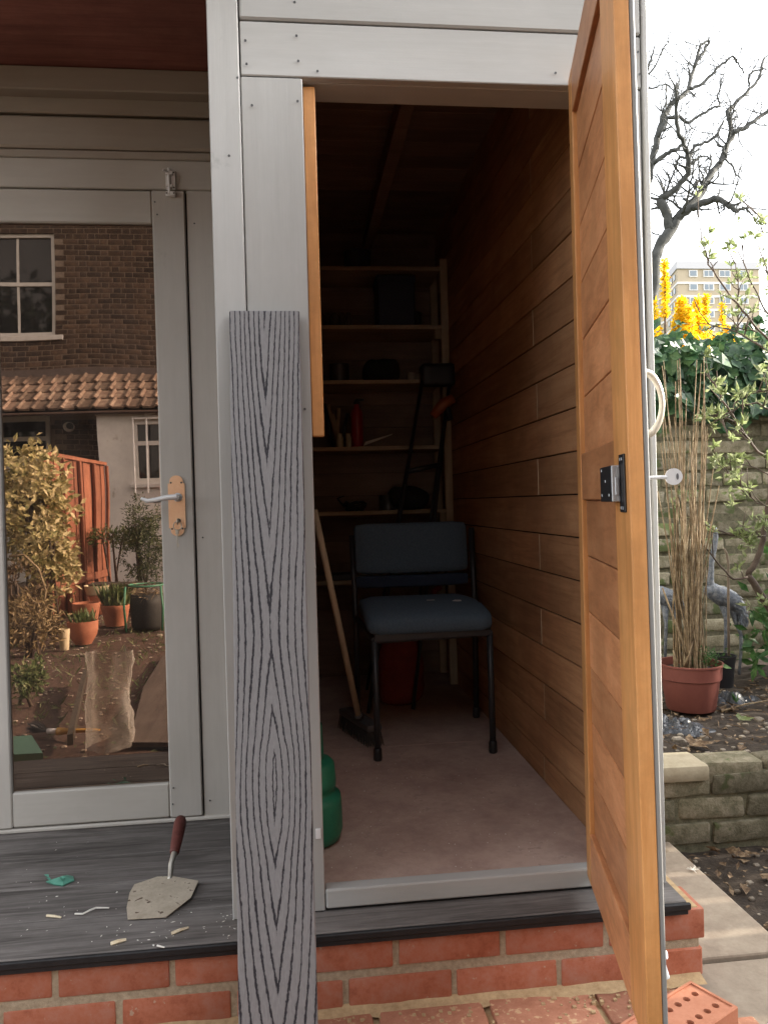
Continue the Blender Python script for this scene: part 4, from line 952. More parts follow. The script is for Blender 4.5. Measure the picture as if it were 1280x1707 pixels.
# ------------------------------------------------------------------ apartment block far away
YA = 120.0
ab = thing('apartment_block', aty(1200, 640, YA), 'pale brick apartment block with white floor bands and roof parapet far behind the trees', 'building')
AW = matte('pale_brick_wall', (.42, .35, .25), (.48, .40, .29), .6, .9, 0, tint=0); AB = flat('white_band', (.72, .70, .68), .8); AR = flat('roof_parapet', (.55, .54, .56), .8)
AG, N, L, B = new_mat('far_glass'); B.inputs['Base Color'].default_value = (.20, .24, .28, 1); B.inputs['Roughness'].default_value = .25
f0 = aty(1130, 500, YA); f1 = aty(1266, 500, YA); sf = aty(1112, 500, YA*1.06)
def zA(py): return aty(1130, py, YA).z
body = MB()
def slab(z0, z1, o, mb):
    p = [Vector((f0.x-o, f0.y-o, z0)), Vector((f1.x+o, f1.y-o, z0)), Vector((f1.x+o, f1.y+14, z0)), Vector((sf.x-o, sf.y+8, z0)), Vector((sf.x-o, sf.y-o, z0))]
    mb.prism(p, (0, 0, z1-z0))
slab(0, zA(448), 0, body); build('wall', body, AW, ab)
m = MB(); slab(zA(448)+.02, zA(436), .25, m); build('roof', m, AR, ab)
u_ = aty(1085, 470, YA*1.12); u1 = aty(1153, 470, YA*1.12)
m = MB().box(u_.x, u1.x, u_.y, u_.y+8, 0, aty(1120, 432, YA*1.12).z); build('roof_block', m, AB, ab)
pf = 22.6
for k in range(7):
    m = MB(); slab(zA(473+pf*k), zA(469.5+pf*k), .12, m); build('floor_band', m, AB, ab)
    dy = pf*k
    for x0, x1 in ((1150, 1162), (1174, 1189), (1200, 1217), (1232, 1246)):
        xa, xb = aty(x0, 500, YA).x, aty(x1, 500, YA).x; za, zb = zA(460+dy), zA(448.5+dy)
        fr_ = MB().box(xa-.12, xb+.12, f0.y-.10, f0.y+.2, za-.12, zb+.12-.24); wf = build('window', fr_, AB, ab)
        n = 1 if x1-x0 < 13 else 2
        for j in range(n):
            a = xa+(xb-xa)*j/n+.08; b = xa+(xb-xa)*(j+1)/n-.08
            bx('pane', (a, b, f0.y-.13, f0.y-.11, za+.05, zb-.25), AG, wf, 0)
    dz0, dz1 = zA(462+dy), zA(450+dy)
    for j in range(3):
        t = .18+.28*j; p0 = f0+(sf-f0)*t; p1 = f0+(sf-f0)*(t+.14)
        n_ = Vector(((sf-f0).y, -(sf-f0).x, 0)).normalized(); n_ = n_ if n_.x < 0 else -n_
        q = [Vector((p0.x, p0.y, dz0))+n_*.02, Vector((p1.x, p1.y, dz0))+n_*.02, Vector((p1.x, p1.y, dz1-.3))+n_*.02, Vector((p0.x, p0.y, dz1-.3))+n_*.02]
        build('window', MB().prism(q, n_*.1), AG, ab)

# ------------------------------------------------------------------ pots, canes, herons in the raised bed
YP = 2.86
pzb = bedz(2.0, YP)
pc = aty(1151, 1150, YP); pr = (aty(1200, 1105, YP).x-aty(1102, 1105, YP).x)/2
zt_ = aty(1151, 1104, YP).z; zb_ = aty(1151, 1188, YP-.06).z
TC = matte('terracotta_plastic', (.175, .055, .042), (.215, .072, .055), 14, .5, .1, .001, tint=0, spots=(20, (.36, .16, .12), .68))
pot = thing('plant_pot', (pc.x, YP, zb_), 'reddish brown plastic plant pot full of dry stems beside the shed', 'plant pot')
hgt = zt_-zb_
build('pot_body', MB().lathe([(pr*.74, zb_), (pr*.76, zb_+.004), (pr*.90, zb_+hgt*.66), (pr*.93, zb_+hgt*.665), (pr*.955, zb_+hgt*.68), (pr*.985, zt_-.008), (pr*1.02, zt_-.006), (pr*1.02, zt_), (pr*.96, zt_), (pr*.95, zt_-.03)], (pc.x, YP, 0), 48), TC, pot, 'auto')
build('soil', MB().lathe([(0, zt_-.022), (pr*.5, zt_-.02), (pr*.95, zt_-.03)], (pc.x, YP, 0), 24), SOIL, pot, True)
dsx = thing('dry_plant', (pc.x, YP, zt_-.02), 'tall bundle of straw coloured dry stems standing in the reddish pot', 'dry plant'); 
nst = 0
for i in range(64):
    a = U(0, 2*pi); r = pr*.62*rnd()**.6; b = Vector((pc.x+r*math.cos(a)*.9-.005, YP+r*math.sin(a), zt_-.03))
    if i < 46:
        xt = 1148+random.gauss(0, 22); t = aty(xt, U(690, 960), YP+U(-.08, .08))
    else:
        xt = U(1094, 1175); t = aty(xt, U(560, 760), YP+U(-.06, .06))
    q1 = b+(t-b)*.35+rv(.008); q2 = b+(t-b)*.7+rv(.012)
    r0 = U(.0020, .0042)
    build('stem', MB().tube([b, q1, q2, t], [r0, r0*.9, r0*.75, r0*.45], 5, False), DRY, dsx, True)
for (x0, y0, x1, y1) in ((1152, 1115, 1104, 980), (1128, 1115, 1122, 1085), (1140, 1112, 1155, 1070)):
    build('stem', MB().tube([aty(x0, y0, YP-.06), aty((x0+x1)/2+1, (y0+y1)/2, YP-.07), aty(x1, y1, YP-.05)], [.004, .004, .003], 6), DRY, dsx, True)
wd = thing('weed', aty(1180, 1105, YP-.05), 'small green weed spilling over the right rim of the reddish pot', 'weed'); m = MB()
for i in range(170):
    c = aty(1182+random.gauss(0, 12), 1098+random.gauss(0, 9), YP+U(-.08, .03)); m.leaf(c, (rv()+Vector((0, -.3, .3))).normalized(), rv(), U(.008, .018), U(.004, .008), .2)
c = aty(1200, 1110, YP-.08); m.leaf(c, Vector((1, -.2, -.25)), Vector((0, -.7, 1)), .045, .024, .15)
build('leaves', m, GRN, wd); m = MB()
for i in range(14):
    c = aty(1178+random.gauss(0, 10), 1108, YP-.04); m.tube([c, c+Vector((U(-.02, .03), U(-.02, .02), U(.01, .05))), c+Vector((U(-.03, .06), U(-.03, .03), U(.0, .06)))], .0008, 4, False)
build('runners', m, GRN, wd)
# black pot and its stick
YB = 3.05; kc = aty(1206, 1120, YB); kr = (aty(1226, 1095, YB).x-aty(1188, 1095, YB).x)/2; kt = aty(1206, 1092, YB).z; kb2 = aty(1206, 1150, YB-.05).z
kp_ = thing('black_pot', (kc.x, YB, kb2), 'black plastic flower pot with a single stick, behind the reddish pot', 'plant pot')
build('pot_body', MB().lathe([(kr*.72, kb2), (kr*.9, kt-.03), (kr*.93, kt-.03), (kr, kt-.004), (kr*1.04, kt-.003), (kr*1.04, kt), (kr*.95, kt), (kr*.93, kt-.02)], (kc.x, YB, 0), 32), BLACK, kp_, 'auto')
build('soil', MB().lathe([(0, kt-.015), (kr*.94, kt-.02)], (kc.x, YB, 0), 20), SOIL, kp_)
build('plant_stick', MB().tube([aty(1215, 1093, YB), aty(1214, 1010, YB), aty(1214, 940, YB), aty(1211, 922, YB), aty(1207, 914, YB)], [.0055, .0055, .005, .005, .003], 7), matte('grey_stick', (.14, .11, .08), (.24, .19, .14), 30, .8, .3, tint=0), smooth=True, label='bare grey brown stick planted in the black pot', cat='stick', base=(kc.x, YB, kt))

# heron garden statues
HER = matte('verdigris_grey', (.07, .085, .11), (.14, .16, .19), 70, .6, 1, .006, tint=0, c3=(.26, .27, .28))
def heron(label, Y, sp, neck, legs, tail, loc):
    t = thing('heron_statue', loc, label, 'garden statue', 'heron statues in the raised bed')
    P = [aty(x, y, Y) for x, y, r in sp]; Q = []; R2 = []
    for i in range(len(P)-1):
        for k in range(5): f = k/5; Q.append(P[i].lerp(P[i+1], f)); R2.append(sp[i][2]*(1-f)+sp[i+1][2]*f)
    Q.append(P[-1]); R2.append(sp[-1][2]); k_ = Y/F
    mb_ = MB().tube(Q, [r*k_ for r in R2], 18)
    for v in mb_.v: v += mnoise.noise_vector(v*60)*.004
    fe = MB()
    for i in range(150):
        j = random.randrange(2, len(Q)-2); a = U(0, 2*pi); ax_ = (Q[j+1]-Q[j]).normalized(); o_ = ax_.orthogonal().normalized(); o2 = ax_.cross(o_)
        nn = o_*math.cos(a)+o2*math.sin(a); fe.leaf(Q[j]+nn*R2[j]*k_*.97, ax_+nn*.10, nn, U(.02, .035), U(.010, .016), .15)
    bo_ = build('body', mb_, HER, t, True); build('feathers', fe, HER, bo_)
    nb = MB(); nb.tube([aty(x, y, Y) for x, y, r in neck], [r*k_ for x, y, r in neck], 12); build('neck', nb, HER, t, True)
    for lg in legs: build('leg', MB().tube([aty(x, y, Y) for x, y, r in lg], [r*k_ for x, y, r in lg], 10), HER, t, True)
    tb = MB()
    for i in range(16):
        a = aty(tail[0][0]+U(-5, 3), tail[0][1]+U(-8, 8), Y+U(-.02, .02)); b = aty(tail[1][0]+U(-7, 3), tail[1][1]+U(-12, 4), Y+U(-.03, .03)); tb.leaf(a, b-a, Vector((.3, -1, .1)), (b-a).length, .016, .2)
    build('tail', tb, HER, t)
heron('grey verdigris heron statue facing left, its back arched above the black pot', 3.22,
      [(1176, 985, 8), (1186, 985, 14), (1200, 992, 17), (1216, 1000, 17), (1230, 1012, 13), (1238, 1030, 7), (1240, 1042, 3)],
      [(1190, 992, 9), (1184, 970, 6), (1185, 940, 5.2), (1190, 915, 4.6), (1193, 895, 4.5), (1190, 882, 5.5), (1183, 878, 4.5), (1168, 884, 1.2)],
      [[(1212, 1008, 9), (1221, 1018, 6), (1227, 1040, 3.4), (1235, 1058, 3), (1235, 1085, 2.6), (1232, 1125, 2.4)], [(1206, 1008, 8), (1210, 1030, 4), (1210, 1060, 3), (1208, 1100, 2.6)]], [(1234, 1012), (1238, 1046)], aty(1215, 1120, 3.22))
heron('grey verdigris heron statue mostly hidden behind the dry stems and shed corner', 3.3,
      [(1075, 985, 4), (1085, 985, 10), (1098, 990, 15), (1112, 997, 16), (1126, 1004, 13), (1138, 1016, 7), (1146, 1030, 2)],
      [(1092, 990, 9), (1084, 965, 6), (1082, 935, 5), (1084, 905, 4.5), (1080, 890, 5), (1066, 894, 1.2)],
      [[(1118, 1008, 8), (1124, 1025, 5), (1133, 1052, 3), (1134, 1080, 2.6), (1132, 1120, 2.4)], [(1108, 1008, 7), (1110, 1040, 3), (1108, 1115, 2.5)]], [(1134, 1012), (1148, 1036)], aty(1115, 1115, 3.3))

# crumpled black sheets, litter
PSH = matte('black_sheeting', (.012, .013, .016), (.05, .055, .065), 40, .32, .2, tint=0)
def crumple(c, sx, sy, sz, seed):
    m = MB(); n = 26; vs = []
    for j in range(n+1):
        for i in range(n+1):
            u_, v_ = i/n*2-1, j/n*2-1; q = Vector((u_*2.1, v_*2.1, seed))
            h = .25+.7*abs(mnoise.noise(q*1.1))+.22*abs(mnoise.noise(q*3.1)); e = max(0, 1-(u_*u_+v_*v_)*.8)
            vs.append((c.x+u_*sx*(1+.3*mnoise.noise(q*1.1)), c.y+v_*sy*(1+.3*mnoise.noise(q*.9+Vector((5, 0, 0)))), c.z+h*sz*e-.008))
    fs = [(j*(n+1)+i, j*(n+1)+i+1, (j+1)*(n+1)+i+1, (j+1)*(n+1)+i) for j in range(n) for i in range(n)]
    return m.add(vs, fs)
c = aty(1125, 1205, 2.62); c.z = bedz(c.x, c.y)
build('plastic_sheet', crumple(c, .12, .10, .075, 3.1), PSH, label='crumpled dark plastic sheet below the reddish pot', cat='plastic sheet', base=c)
c = aty(1225, 1165, 2.95); c.z = bedz(c.x, c.y)
build('plastic_sheet', crumple(c, .11, .09, .085, 7.7), PSH, label='crumpled black plastic sheet at the foot of the black pot', cat='plastic sheet', base=c)
lt = MB()
def gz(x, y): return bedz(x, y) if y > 2.33 else -.035+nz(x, y, 3, .03)+nz(x, y, 16, .014)
for i in range(1500):
    if rnd() < .6: x, y = U(1.0, 3.0), 2.34+U(0, 1.0)**1.2
    else: x, y = U(1.09, 2.0), U(1.4, 2.22)
    s = U(.012, .05)*(1 if rnd() < .5 else .6); lt.leaf(Vector((x, y, gz(x, y)+U(.002, .014))), Vector((U(-1, 1), U(-1, 1), U(-.15, .3))), Vector((U(-.4, .4), U(-.4, .4), 1)), s, s*U(.3, .8), U(-.3, .4))
for i in range(160):
    x, y = U(1.0, 2.6), U(2.34, 3.3); z = gz(x, y)+.008; a = U(0, 2*pi); l = U(.03, .12); d = Vector((math.cos(a)*l, math.sin(a)*l, U(-.01, .02)))
    lt.tube([Vector((x, y, z)), Vector((x, y, z))+d*.5+rv(.006), Vector((x, y, z))+d], U(.0008, .0022), 4)
build('leaf_litter', lt, LIT, kind='stuff', label='dry brown fallen leaves and twigs on the soil of both beds', cat='leaf litter')
st = MB()
for i in range(700):
    if rnd() < .5: x, y = U(1.09, 2.2), U(1.3, 2.22)
    else: x, y = U(1.0, 2.6), U(2.33, 3.2)
    s = U(.003, .010)*(1 if rnd() < .9 else 2); q = rv(); st.box(-s, s, -s*.8, s*.8, -s*.6, s*.6, bev=s*.3, fn=lambda p, x=x, y=y, s=s: Vector((x+p.x, y+p.y, gz(x, y)+p.z+s*.2)))
build('pebbles', st, matte('pebble', (.10, .08, .06), (.30, .26, .21), 30, .9, .3, tint=0), kind='stuff', label='small stones and clods on the soil beds', cat='pebbles')
for lb, x, y, s in (('large pale green fallen leaf on the soil right of the reddish pot', 1232, 1195, .06), ('large dry curled leaf lying nearest the coping stone', 1150, 1238, .085), ('dry brown leaf on the soil below the black plastic sheet', 1180, 1252, .06)):
    c = atz(x, y, .24); c.z = gz(c.x, c.y)+.012; m = MB()
    for k in range(5): a = -1.2+.6*k; m.leaf(c, Vector((math.cos(a), math.sin(a)*.8, .15+.1*math.sin(k*2))), Vector((0, -.3, 1)), s*(1 if k == 2 else .8), s*.36, .12)
    build('fallen_leaf', m, APL if 'green' in lb else LIT, label=lb, cat='leaf', base=c)
c = atz(1155, 1452, 0)
fe = MB()
for k in range(15): a = U(0, 2*pi); l = U(.006, .022); fe.tube([c+Vector((0, 0, .003)), c+Vector((math.cos(a)*l, math.sin(a)*l, U(.002, .01)))], [.0014, .0006], 4)
build('feather_tuft', fe, CHIPW, label='small white feathery tuft on the concrete path', cat='feather', base=c)
sw = thing('seedling', aty(1226, 1165, 2.8), 'small narrow leaved green seedling on the soil right of the pots', 'plant'); sm_ = MB()
c = atz(1228, 1172, .22)
for k in range(7): a = U(0, 2*pi); sm_.leaf(c, Vector((math.cos(a)*.5, math.sin(a)*.5, .8)), rv(), U(.03, .05), .009, .2)
build('leaves', sm_, GRN, sw)
lf2 = thing('laurel_plant', aty(1275, 1060, 3.3), 'broad leaved green plant low at the right edge before the old wall', 'plant'); sm_ = MB()
for k in range(120):
    c = aty(1285+random.gauss(0, 22), 1040+random.gauss(0, 34), 3.3+U(-.15, .15)); sm_.leaf(c, (rv()+Vector((-.2, -.3, .1))).normalized(), (rv()+Vector((0, -1, .5))).normalized(), U(.06, .10), U(.025, .04), .12)
build('leaves', sm_, GRN, lf2); build('stem', MB().tube([aty(1300, 1130, 3.3), aty(1290, 1080, 3.3), aty(1285, 1000, 3.3)], .008, 6), TWIG, lf2)
for i, (x0, y0, x1, y1) in enumerate(((1202, 1180, 1280, 1158),)):
    a = atz(x0, y0, .23); b = atz(x1, y1, .25); a.z = gz(a.x, a.y)+.01; b.z = gz(b.x, b.y)+.02
    build('cane', MB().tube([a, (a+b)/2+Vector((0, 0, .006)), b], .004, 6), DRY, smooth=True, label='pale thin cane lying across the soil right of the pots', cat='cane', base=a)
# unseen board fence, added at the right to shade the path and beds
FENCE = wood('fence_board', (.09, .06, .04), (.15, .10, .07), (.22, .16, .11), 'z', .85)
sf_ = thing('shade_fence', (3.9, -1, 0), 'tall unseen board fence added at the right to shade the path and beds', 'fence')
fbm = mesh_of('board', MB().box(-.012, .012, -.068, .068, 0, 1.95, bev=.002), FENCE)
for i in range(66): piece('board', fbm, sf_, (3.9+U(-.004, .004), -5.9+.146*i, -.05+U(-.01, .01)))
pm = mesh_of('post', MB().box(-.04, .04, -.04, .04, 0, 2.0, bev=.004), FENCE)
for i in range(6): piece('post', pm, sf_, (3.955, -5.8+1.85*i, -.05))
# ------------------------------------------------------------------ behind the camera: the garden and house the glass door mirrors
YH = 11.5; yh = 2*GY-YH
DKB = matte('dark_stock_brick', (.030, .020, .015), (.06, .038, .027), 9, .9, .6, .003, tint=.4, c3=(.11, .07, .045))  # dark brown brick, tone varies from brick to brick
DKM = matte('grey_pointing', (.15, .115, .09), (.24, .19, .15), 30, .95, .5, tint=0)
ROOFT = matte('clay_tile', (.075, .048, .036), (.14, .092, .068), 12, .9, .4, .002, tint=.4, c3=(.24, .185, .14))
RENDER_ = matte('white_render', (.56, .55, .54), (.68, .67, .65), 5, .9, .3, tint=0, spots=(3, (.38, .35, .31), .62))
FNC = wood('orange_fence_board', (.15, .05, .027), (.24, .085, .045), (.32, .125, .07), 'z', .75)
hs = thing('terraced_house', (-2, yh-3, 0), 'dark brick terraced house with white sash window, mirrored in the glass door', 'house')
zr0 = rfl(130, 627, 11.45).z; zr1 = rfl(130, 681, 10.35).z
def hx(px): return aty(px, 600, YH).x
wx0, wx1 = hx(-75), hx(92); wz0, wz1 = rfl(45, 560, YH).z, rfl(45, 388, YH).z
wl = MB(); wl.box(-9, wx0, yh-6, yh+.010, -.1, 6.6); wl.box(wx1, 5, yh-6, yh+.010, -.1, 6.6); wl.box(wx0, wx1, yh-6, yh+.010, -.1, wz0); wl.box(wx0, wx1, yh-6, yh+.010, wz1, 6.6); wl.box(wx0, wx1, yh-6, yh-.3, wz0, wz1)
hw_ = build('wall', wl, DKM, hs)
db = [mesh_of('brick', rough_box(.214, .03, .066, .004, .0015, i+91, 16), DKB, 'auto') for i in range(4)]; dh = [mesh_of('brick', rough_box(.101, .03, .066, .004, .0015, i+97, 16), DKB, 'auto') for i in range(2)]
nb_ = 0; rest = MB()
for r in range(60):
    z = rfl(130, 770, YH).z+.075*r+.035
    if z > rfl(130, 362, YH).z: break
    if zr1-.02 < z < zr0: continue
    x = -4.42+(.169 if r % 2 else 0)+U(-.01, .01); kcol = 0
    while x < -1.85:
        kcol += 1; hd_ = kcol % 2 == 0; wd = .113 if hd_ else .225
        inwin = x+wd > wx0-.01 and x < wx1+.01 and wz0-.08 < z < wz1+.01
        if inwin and x+wd > wx1+.03 and x < wx1: rest.box(wx1+.003, x+wd-.006, yh-.015, yh+.015, z-.033, z+.033, bev=.003)
        low = z < zr0 and (x < hx(85) or x > hx(172))
        if not inwin and not low:
            if nb_ < 298: piece('brick', random.choice(dh if hd_ else db), hw_, (x+wd/2, yh, z), (0, U(-.006, .006), 0)); nb_ += 1
            else: rest.box(x+.005, x+wd-.006, yh-.015, yh+.015+U(-.001, .001), z-.033, z+.033, bev=.003)
        x += wd
build('brickwork', rest, DKB, hw_, kind='stuff')
# sash window
ww = build('window', MB().box(wx0, wx0+.05, yh-.10, yh-.02, wz0, wz1).box(wx1-.05, wx1, yh-.10, yh-.02, wz0, wz1).box(wx0+.05, wx1-.05, yh-.10, yh-.02, wz1-.06, wz1).box(wx0+.05, wx1-.05, yh-.10, yh-.02, wz0, wz0+.06), WHITEP, hs)
zm = rfl(45, 470, YH).z; xm = hx(31)
build('glazing_bar', MB().box(wx0+.05, wx1-.05, yh-.09, yh-.03, zm-.025, zm+.025).box(xm-.014, xm+.014, yh-.085, yh-.045, wz0+.06, zm-.025).box(xm-.014, xm+.014, yh-.085, yh-.045, zm+.025, wz1-.06).box(xm-.78, xm-.75, yh-.085, yh-.045, wz0+.06, wz1-.06), WHITEP, ww)
bx('sill', (wx0-.1, hx(106), yh-.11, yh+.06, wz0-.075, wz0-.002), WHITEP, ww, .006)
for a, b in ((xm-.75, xm-.014), (xm+.014, wx1-.05)):
    bx('pane', (a+.001, b-.001, yh-.068, yh-.062, wz0+.061, zm-.026), PANE, ww, 0); bx('pane', (a+.001, b-.001, yh-.068, yh-.062, zm+.026, wz1-.061), PANE, ww, 0)
bx('roof', (-9.1, 5.1, yh-6.2, yh+.3, 6.602, 6.75), matte('slate', (.05, .05, .055), (.1, .1, .11), 5, .7, .2), hs, 0)
# tiled lean-to roof, tile by tile
ra, rb2 = Vector((0, yh+.02, zr0)), Vector((0, 2*GY-10.35, zr1)); sl = (rb2-ra); L_ = sl.length; pit = math.atan2(-sl.z, sl.y)
lr = bx('lean_to_roof', (-5.2, -.6, 0, L_, -.05, -.03), matte('roof_underlay', (.03, .025, .02), (.05, .04, .035), 10, .9, .2, tint=0), hs, 0, fn=lambda q: Vector((q.x, ra.y+q.y*math.cos(pit)+q.z*math.sin(pit), ra.z-q.y*math.sin(pit)+q.z*math.cos(pit))))
tm_ = MB(); tw = .188; tl_ = L_/4
prof = [(-.5, .010), (-.44, .024), (-.34, .027), (-.26, .014), (-.2, .004), (.2, .002), (.5, .003)]
vs = []
for yq, zq in ((0, 0), (tl_*1.12, .004)):
    for a, h in prof: vs.append((a*tw, yq, h+zq))
    for a, h in prof: vs.append((a*tw, yq, h+zq-.026))
n_ = len(prof); fs = []
for i in range(n_-1): fs += [(i, i+1, 2*n_+i+1, 2*n_+i), (n_+i+1, n_+i, 3*n_+i, 3*n_+i+1), (i+1, i, n_+i, n_+i+1), (2*n_+i, 2*n_+i+1, 3*n_+i+1, 3*n_+i)]
fs += [(0, 2*n_, 3*n_, n_), (n_-1, 2*n_-1, 4*n_-1, 3*n_-1)]
tm_.add(vs, fs); tme = mesh_of('tile', tm_, ROOFT, 'auto')
for r in range(4):
    for c in range(24):
        y = tl_*r; x = -5.1+tw*c+(tw*.33*r % tw); p = Vector((x, ra.y+y*math.cos(pit)+.02*math.sin(pit)*(1), ra.z-y*math.sin(pit)+.004))
        piece('tile', tme, lr, p, (-pit+.035+U(-.01, .01), U(-.01, .01), U(-.012, .012)))
bx('flashing', (-5.2, -.6, yh+.0165, yh+.035, zr0-.02, zr0+.10), matte('lead_flashing', (.08, .06, .05), (.13, .10, .09), 8, .7, .1, tint=0), hs, .004)
gy = rb2.y; bx('gutter', (-5.2, -.6, gy-.02, gy+.07, zr1-.085, zr1-.045), flat('brown_gutter', (.06, .035, .025), .5), hs, .015)
# kitchen window under the roof and bulkhead lamp
kw = build('window', MB().box(hx(-120), hx(84), yh+.005, yh+.05, rfl(50, 772, YH).z, rfl(50, 692, YH).z), WHITEP, hs)
for za, zb_ in ((704, 731), (739, 768)): bx('pane', (hx(-115), hx(77), yh+.0505, yh+.056, rfl(50, zb_, YH).z, rfl(50, za, YH).z), PANE, kw, 0)
bx('door_panel', (hx(-120), hx(85), yh+.004, yh+.03, .05, rfl(50, 776, YH).z), WHITEP, hs, 0)
lp = rfl(118, 712, YH-.1); lm2 = MB().lathe([(.075, yh+.016), (.075, yh+.05), (.065, yh+.10), (.03, yh+.12)], (lp.x, 0, lp.z), 18, 'y'); lm2.cur = 1; lm2.lathe([(.03, yh+.12), (.05, yh+.15), (.05, yh+.17)], (lp.x+.05, 0, lp.z), 14, 'y')
build('bulkhead_lamp', lm2, [WHITE, BLACK], hs, 'auto')
# rendered extension with barred window
YE = 10.42; ye = 2*GY-YE
def ex(px): return aty(px, 800, YE).x
def ez(py): return rfl(220, py, YE).z
e_w0, e_w1, e_z0, e_z1 = ex(222), ex(300), ez(806), ez(700)
em = MB(); em.box(ex(166), e_w0, yh+.02, ye, -.1, ez(693)).box(e_w1, -.5, yh+.02, ye, -.1, ez(693)).box(e_w0, e_w1, yh+.02, ye, -.1, e_z0).box(e_w0, e_w1, yh+.02, ye, e_z1, ez(693)).box(e_w0, e_w1, yh+.02, ye-.2, e_z0, e_z1)
exo = build('extension', em, RENDER_, hs)
bx('coping', (ex(164), -.49, yh+.03, ye+.03, ez(692.5), ez(688)), WHITEP, exo, .006)
ew = build('window', MB().box(e_w0, e_w0+.05, ye-.09, ye-.015, e_z0, e_z1).box(e_w1-.05, e_w1, ye-.09, ye-.015, e_z0, e_z1).box(e_w0+.05, e_w1-.05, ye-.09, ye-.015, e_z1-.06, e_z1).box(e_w0+.05, e_w1-.05, ye-.09, ye-.015, e_z0, e_z0+.07).box(e_w0+.05, e_w1-.05, ye-.085, ye-.02, ez(742), ez(735)).box(ex(244), ex(247), ye-.08, ye-.03, e_z0+.07, ez(742)), WHITEP, hs)
bx('pane', (e_w0+.051, e_w1-.051, ye-.06, ye-.055, e_z0+.071, e_z1-.061), PANE, ew, 0)
bb2 = MB()
for px in (224, 246, 268): bb2.tube([(ex(px), ye+.05, e_z0-.12), (ex(px), ye+.05, e_z1+.02)], .012, 8)
bb2.box(e_w0, e_w1, ye+.035, ye+.05, e_z1-.0, e_z1+.02); build('security_bar', bb2, WHITE, ew)
bx('sill', (e_w0-.05, e_w1+.05, ye-.08, ye+.05, e_z0-.05, e_z0-.002), WHITEP, ew, .005)

# orange fence on the left boundary
A_ = rfl(171, 765, 9.75); B_ = rfl(74, 765, 8.05); A_.z = B_.z = 0
fo = thing('garden_fence', (A_+B_)/2, 'sunlit orange brown board fence mirrored in the glass left of the white wall', 'fence')
fd = (B_-A_); fl2 = fd.length; fa = math.atan2(fd.y, fd.x); zt2 = rfl(130, 767, 9.2).z
nbd = 13
for i in range(nbd):
    c = A_+fd*((i+.5)/nbd); w_ = fl2/nbd
    build('board', MB().box(-w_/2+.003, w_/2-.003, -.009+(.008 if i % 2 else 0), .009+(.008 if i % 2 else 0), -.1, zt2-.04, bev=.002, fn=lambda q, c=c: Vector((c.x+q.x*math.cos(fa)-q.y*math.sin(fa), c.y+q.x*math.sin(fa)+q.y*math.cos(fa), q.z))), FNC, fo)
def fbar(t0, t1, o0, o1, z0, z1, nm): build(nm, MB().box(t0*fl2, t1*fl2, o0, o1, z0, z1, bev=.004, fn=lambda q: Vector((A_.x+q.x*math.cos(fa)-q.y*math.sin(fa), A_.y+q.x*math.sin(fa)+q.y*math.cos(fa), q.z))), FNC, fo)
fbar(-.01, 1.01, -.035, .035, zt2-.04, zt2, 'capping'); sgn = 1 if -math.sin(fa) > 0 else -1
for t in (.0, .24, .48, .74): fbar(t-.012, t+.012, sgn*.018 if sgn > 0 else -.05, sgn*.05 if sgn > 0 else -.018, -.1, zt2-.045, 'batten')
fbar(0, 1, .018 if sgn > 0 else -.045, .045 if sgn > 0 else -.018, .25, .33, 'rail')

# big pale shrub, conifer, low plants
def bush(name, label, cat, c, rx, ry, rz, n, ls, mat, asp=.5, stems=6, bumpf=3.0, seedv=0, droop=0):
    t = thing(name, (c.x, c.y, 0), label, cat); st = MB(); m = MB()
    for i in range(stems):
        d = rv(); e = c+Vector((d.x*rx*.6, d.y*ry*.6, abs(d.z)*rz*.7)); st.tube([Vector((c.x+U(-.06, .06), c.y+U(-.06, .06), -.03)), c.lerp(e, .5)+rv(.04), e], [.012, .009, .004], 5)
    build('stem', st, TWIG, t, True)
    k = 0
    while k < n:
        d = rv(); r = rnd()**.4*(1+.45*mnoise.noise(d*bumpf+Vector((seedv, 0, 0))))
        if mnoise.noise(Vector((d.x*rx, d.y*ry, d.z*rz))*5*r+Vector((seedv, 3, 0))) < -.12: continue
        p = c+Vector((d.x*rx*r, d.y*ry*r, d.z*rz*r))
        if p.z < .0: continue
        m.leaf(p, (d*.5+rv()+Vector((0, 0, -droop))).normalized(), (d+rv()*.8).normalized(), ls*U(.6, 1.3), ls*asp*U(.7, 1.2), .15); k += 1
    build('foliage', m, mat, t, kind='stuff'); return t
CRM = leafy('cream_variegated_leaf', (.16, .17, .06), (.40, .34, .16), (.62, .52, .32), .25, 12)
c = rfl(50, 840, 7.4); bush('variegated_shrub', 'tall cream leaved shrub in sun, mirrored at the left of the glass door', 'shrub', c, .36, .40, .55, 2600, .085, CRM, .5, 8, 2.6, 1.0)
c = rfl(88, 935, 7.1); bush('variegated_shrub', 'lower spilling part of cream leaved bush, mirrored below the orange fence', 'shrub', c, .20, .28, .42, 1100, .07, CRM, .5, 5, 2.6, 4.0)
LAU = leafy('evergreen_leaf', (.015, .03, .012), (.035, .06, .025), (.07, .10, .04), .2, 2)
for lb, x, y, z, r in (('broad evergreen tree far left behind the shed, mirrored in the house window', -9.2, 8.0, 5.2, 3.2), ('taller evergreen tree furthest left behind the shed', -13.0, 9.0, 5.6, 3.4)):
    bush('evergreen_tree', lb, 'tree', Vector((x, y, z)), r, r*.8, r*1.05, 3600, .42, LAU, .5, 7, 2.2, x)
c = rfl(238, 900, 8.9); bush('conifer', 'small dark bushy conifer in front of the white wall, mirrored in the glass door', 'shrub', c, .24, .24, .50, 3200, .055, leafy('conifer_needle', (.03, .045, .015), (.06, .08, .028), (.11, .12, .05), .2, 14), .25, 5, 3.5, 8.0)
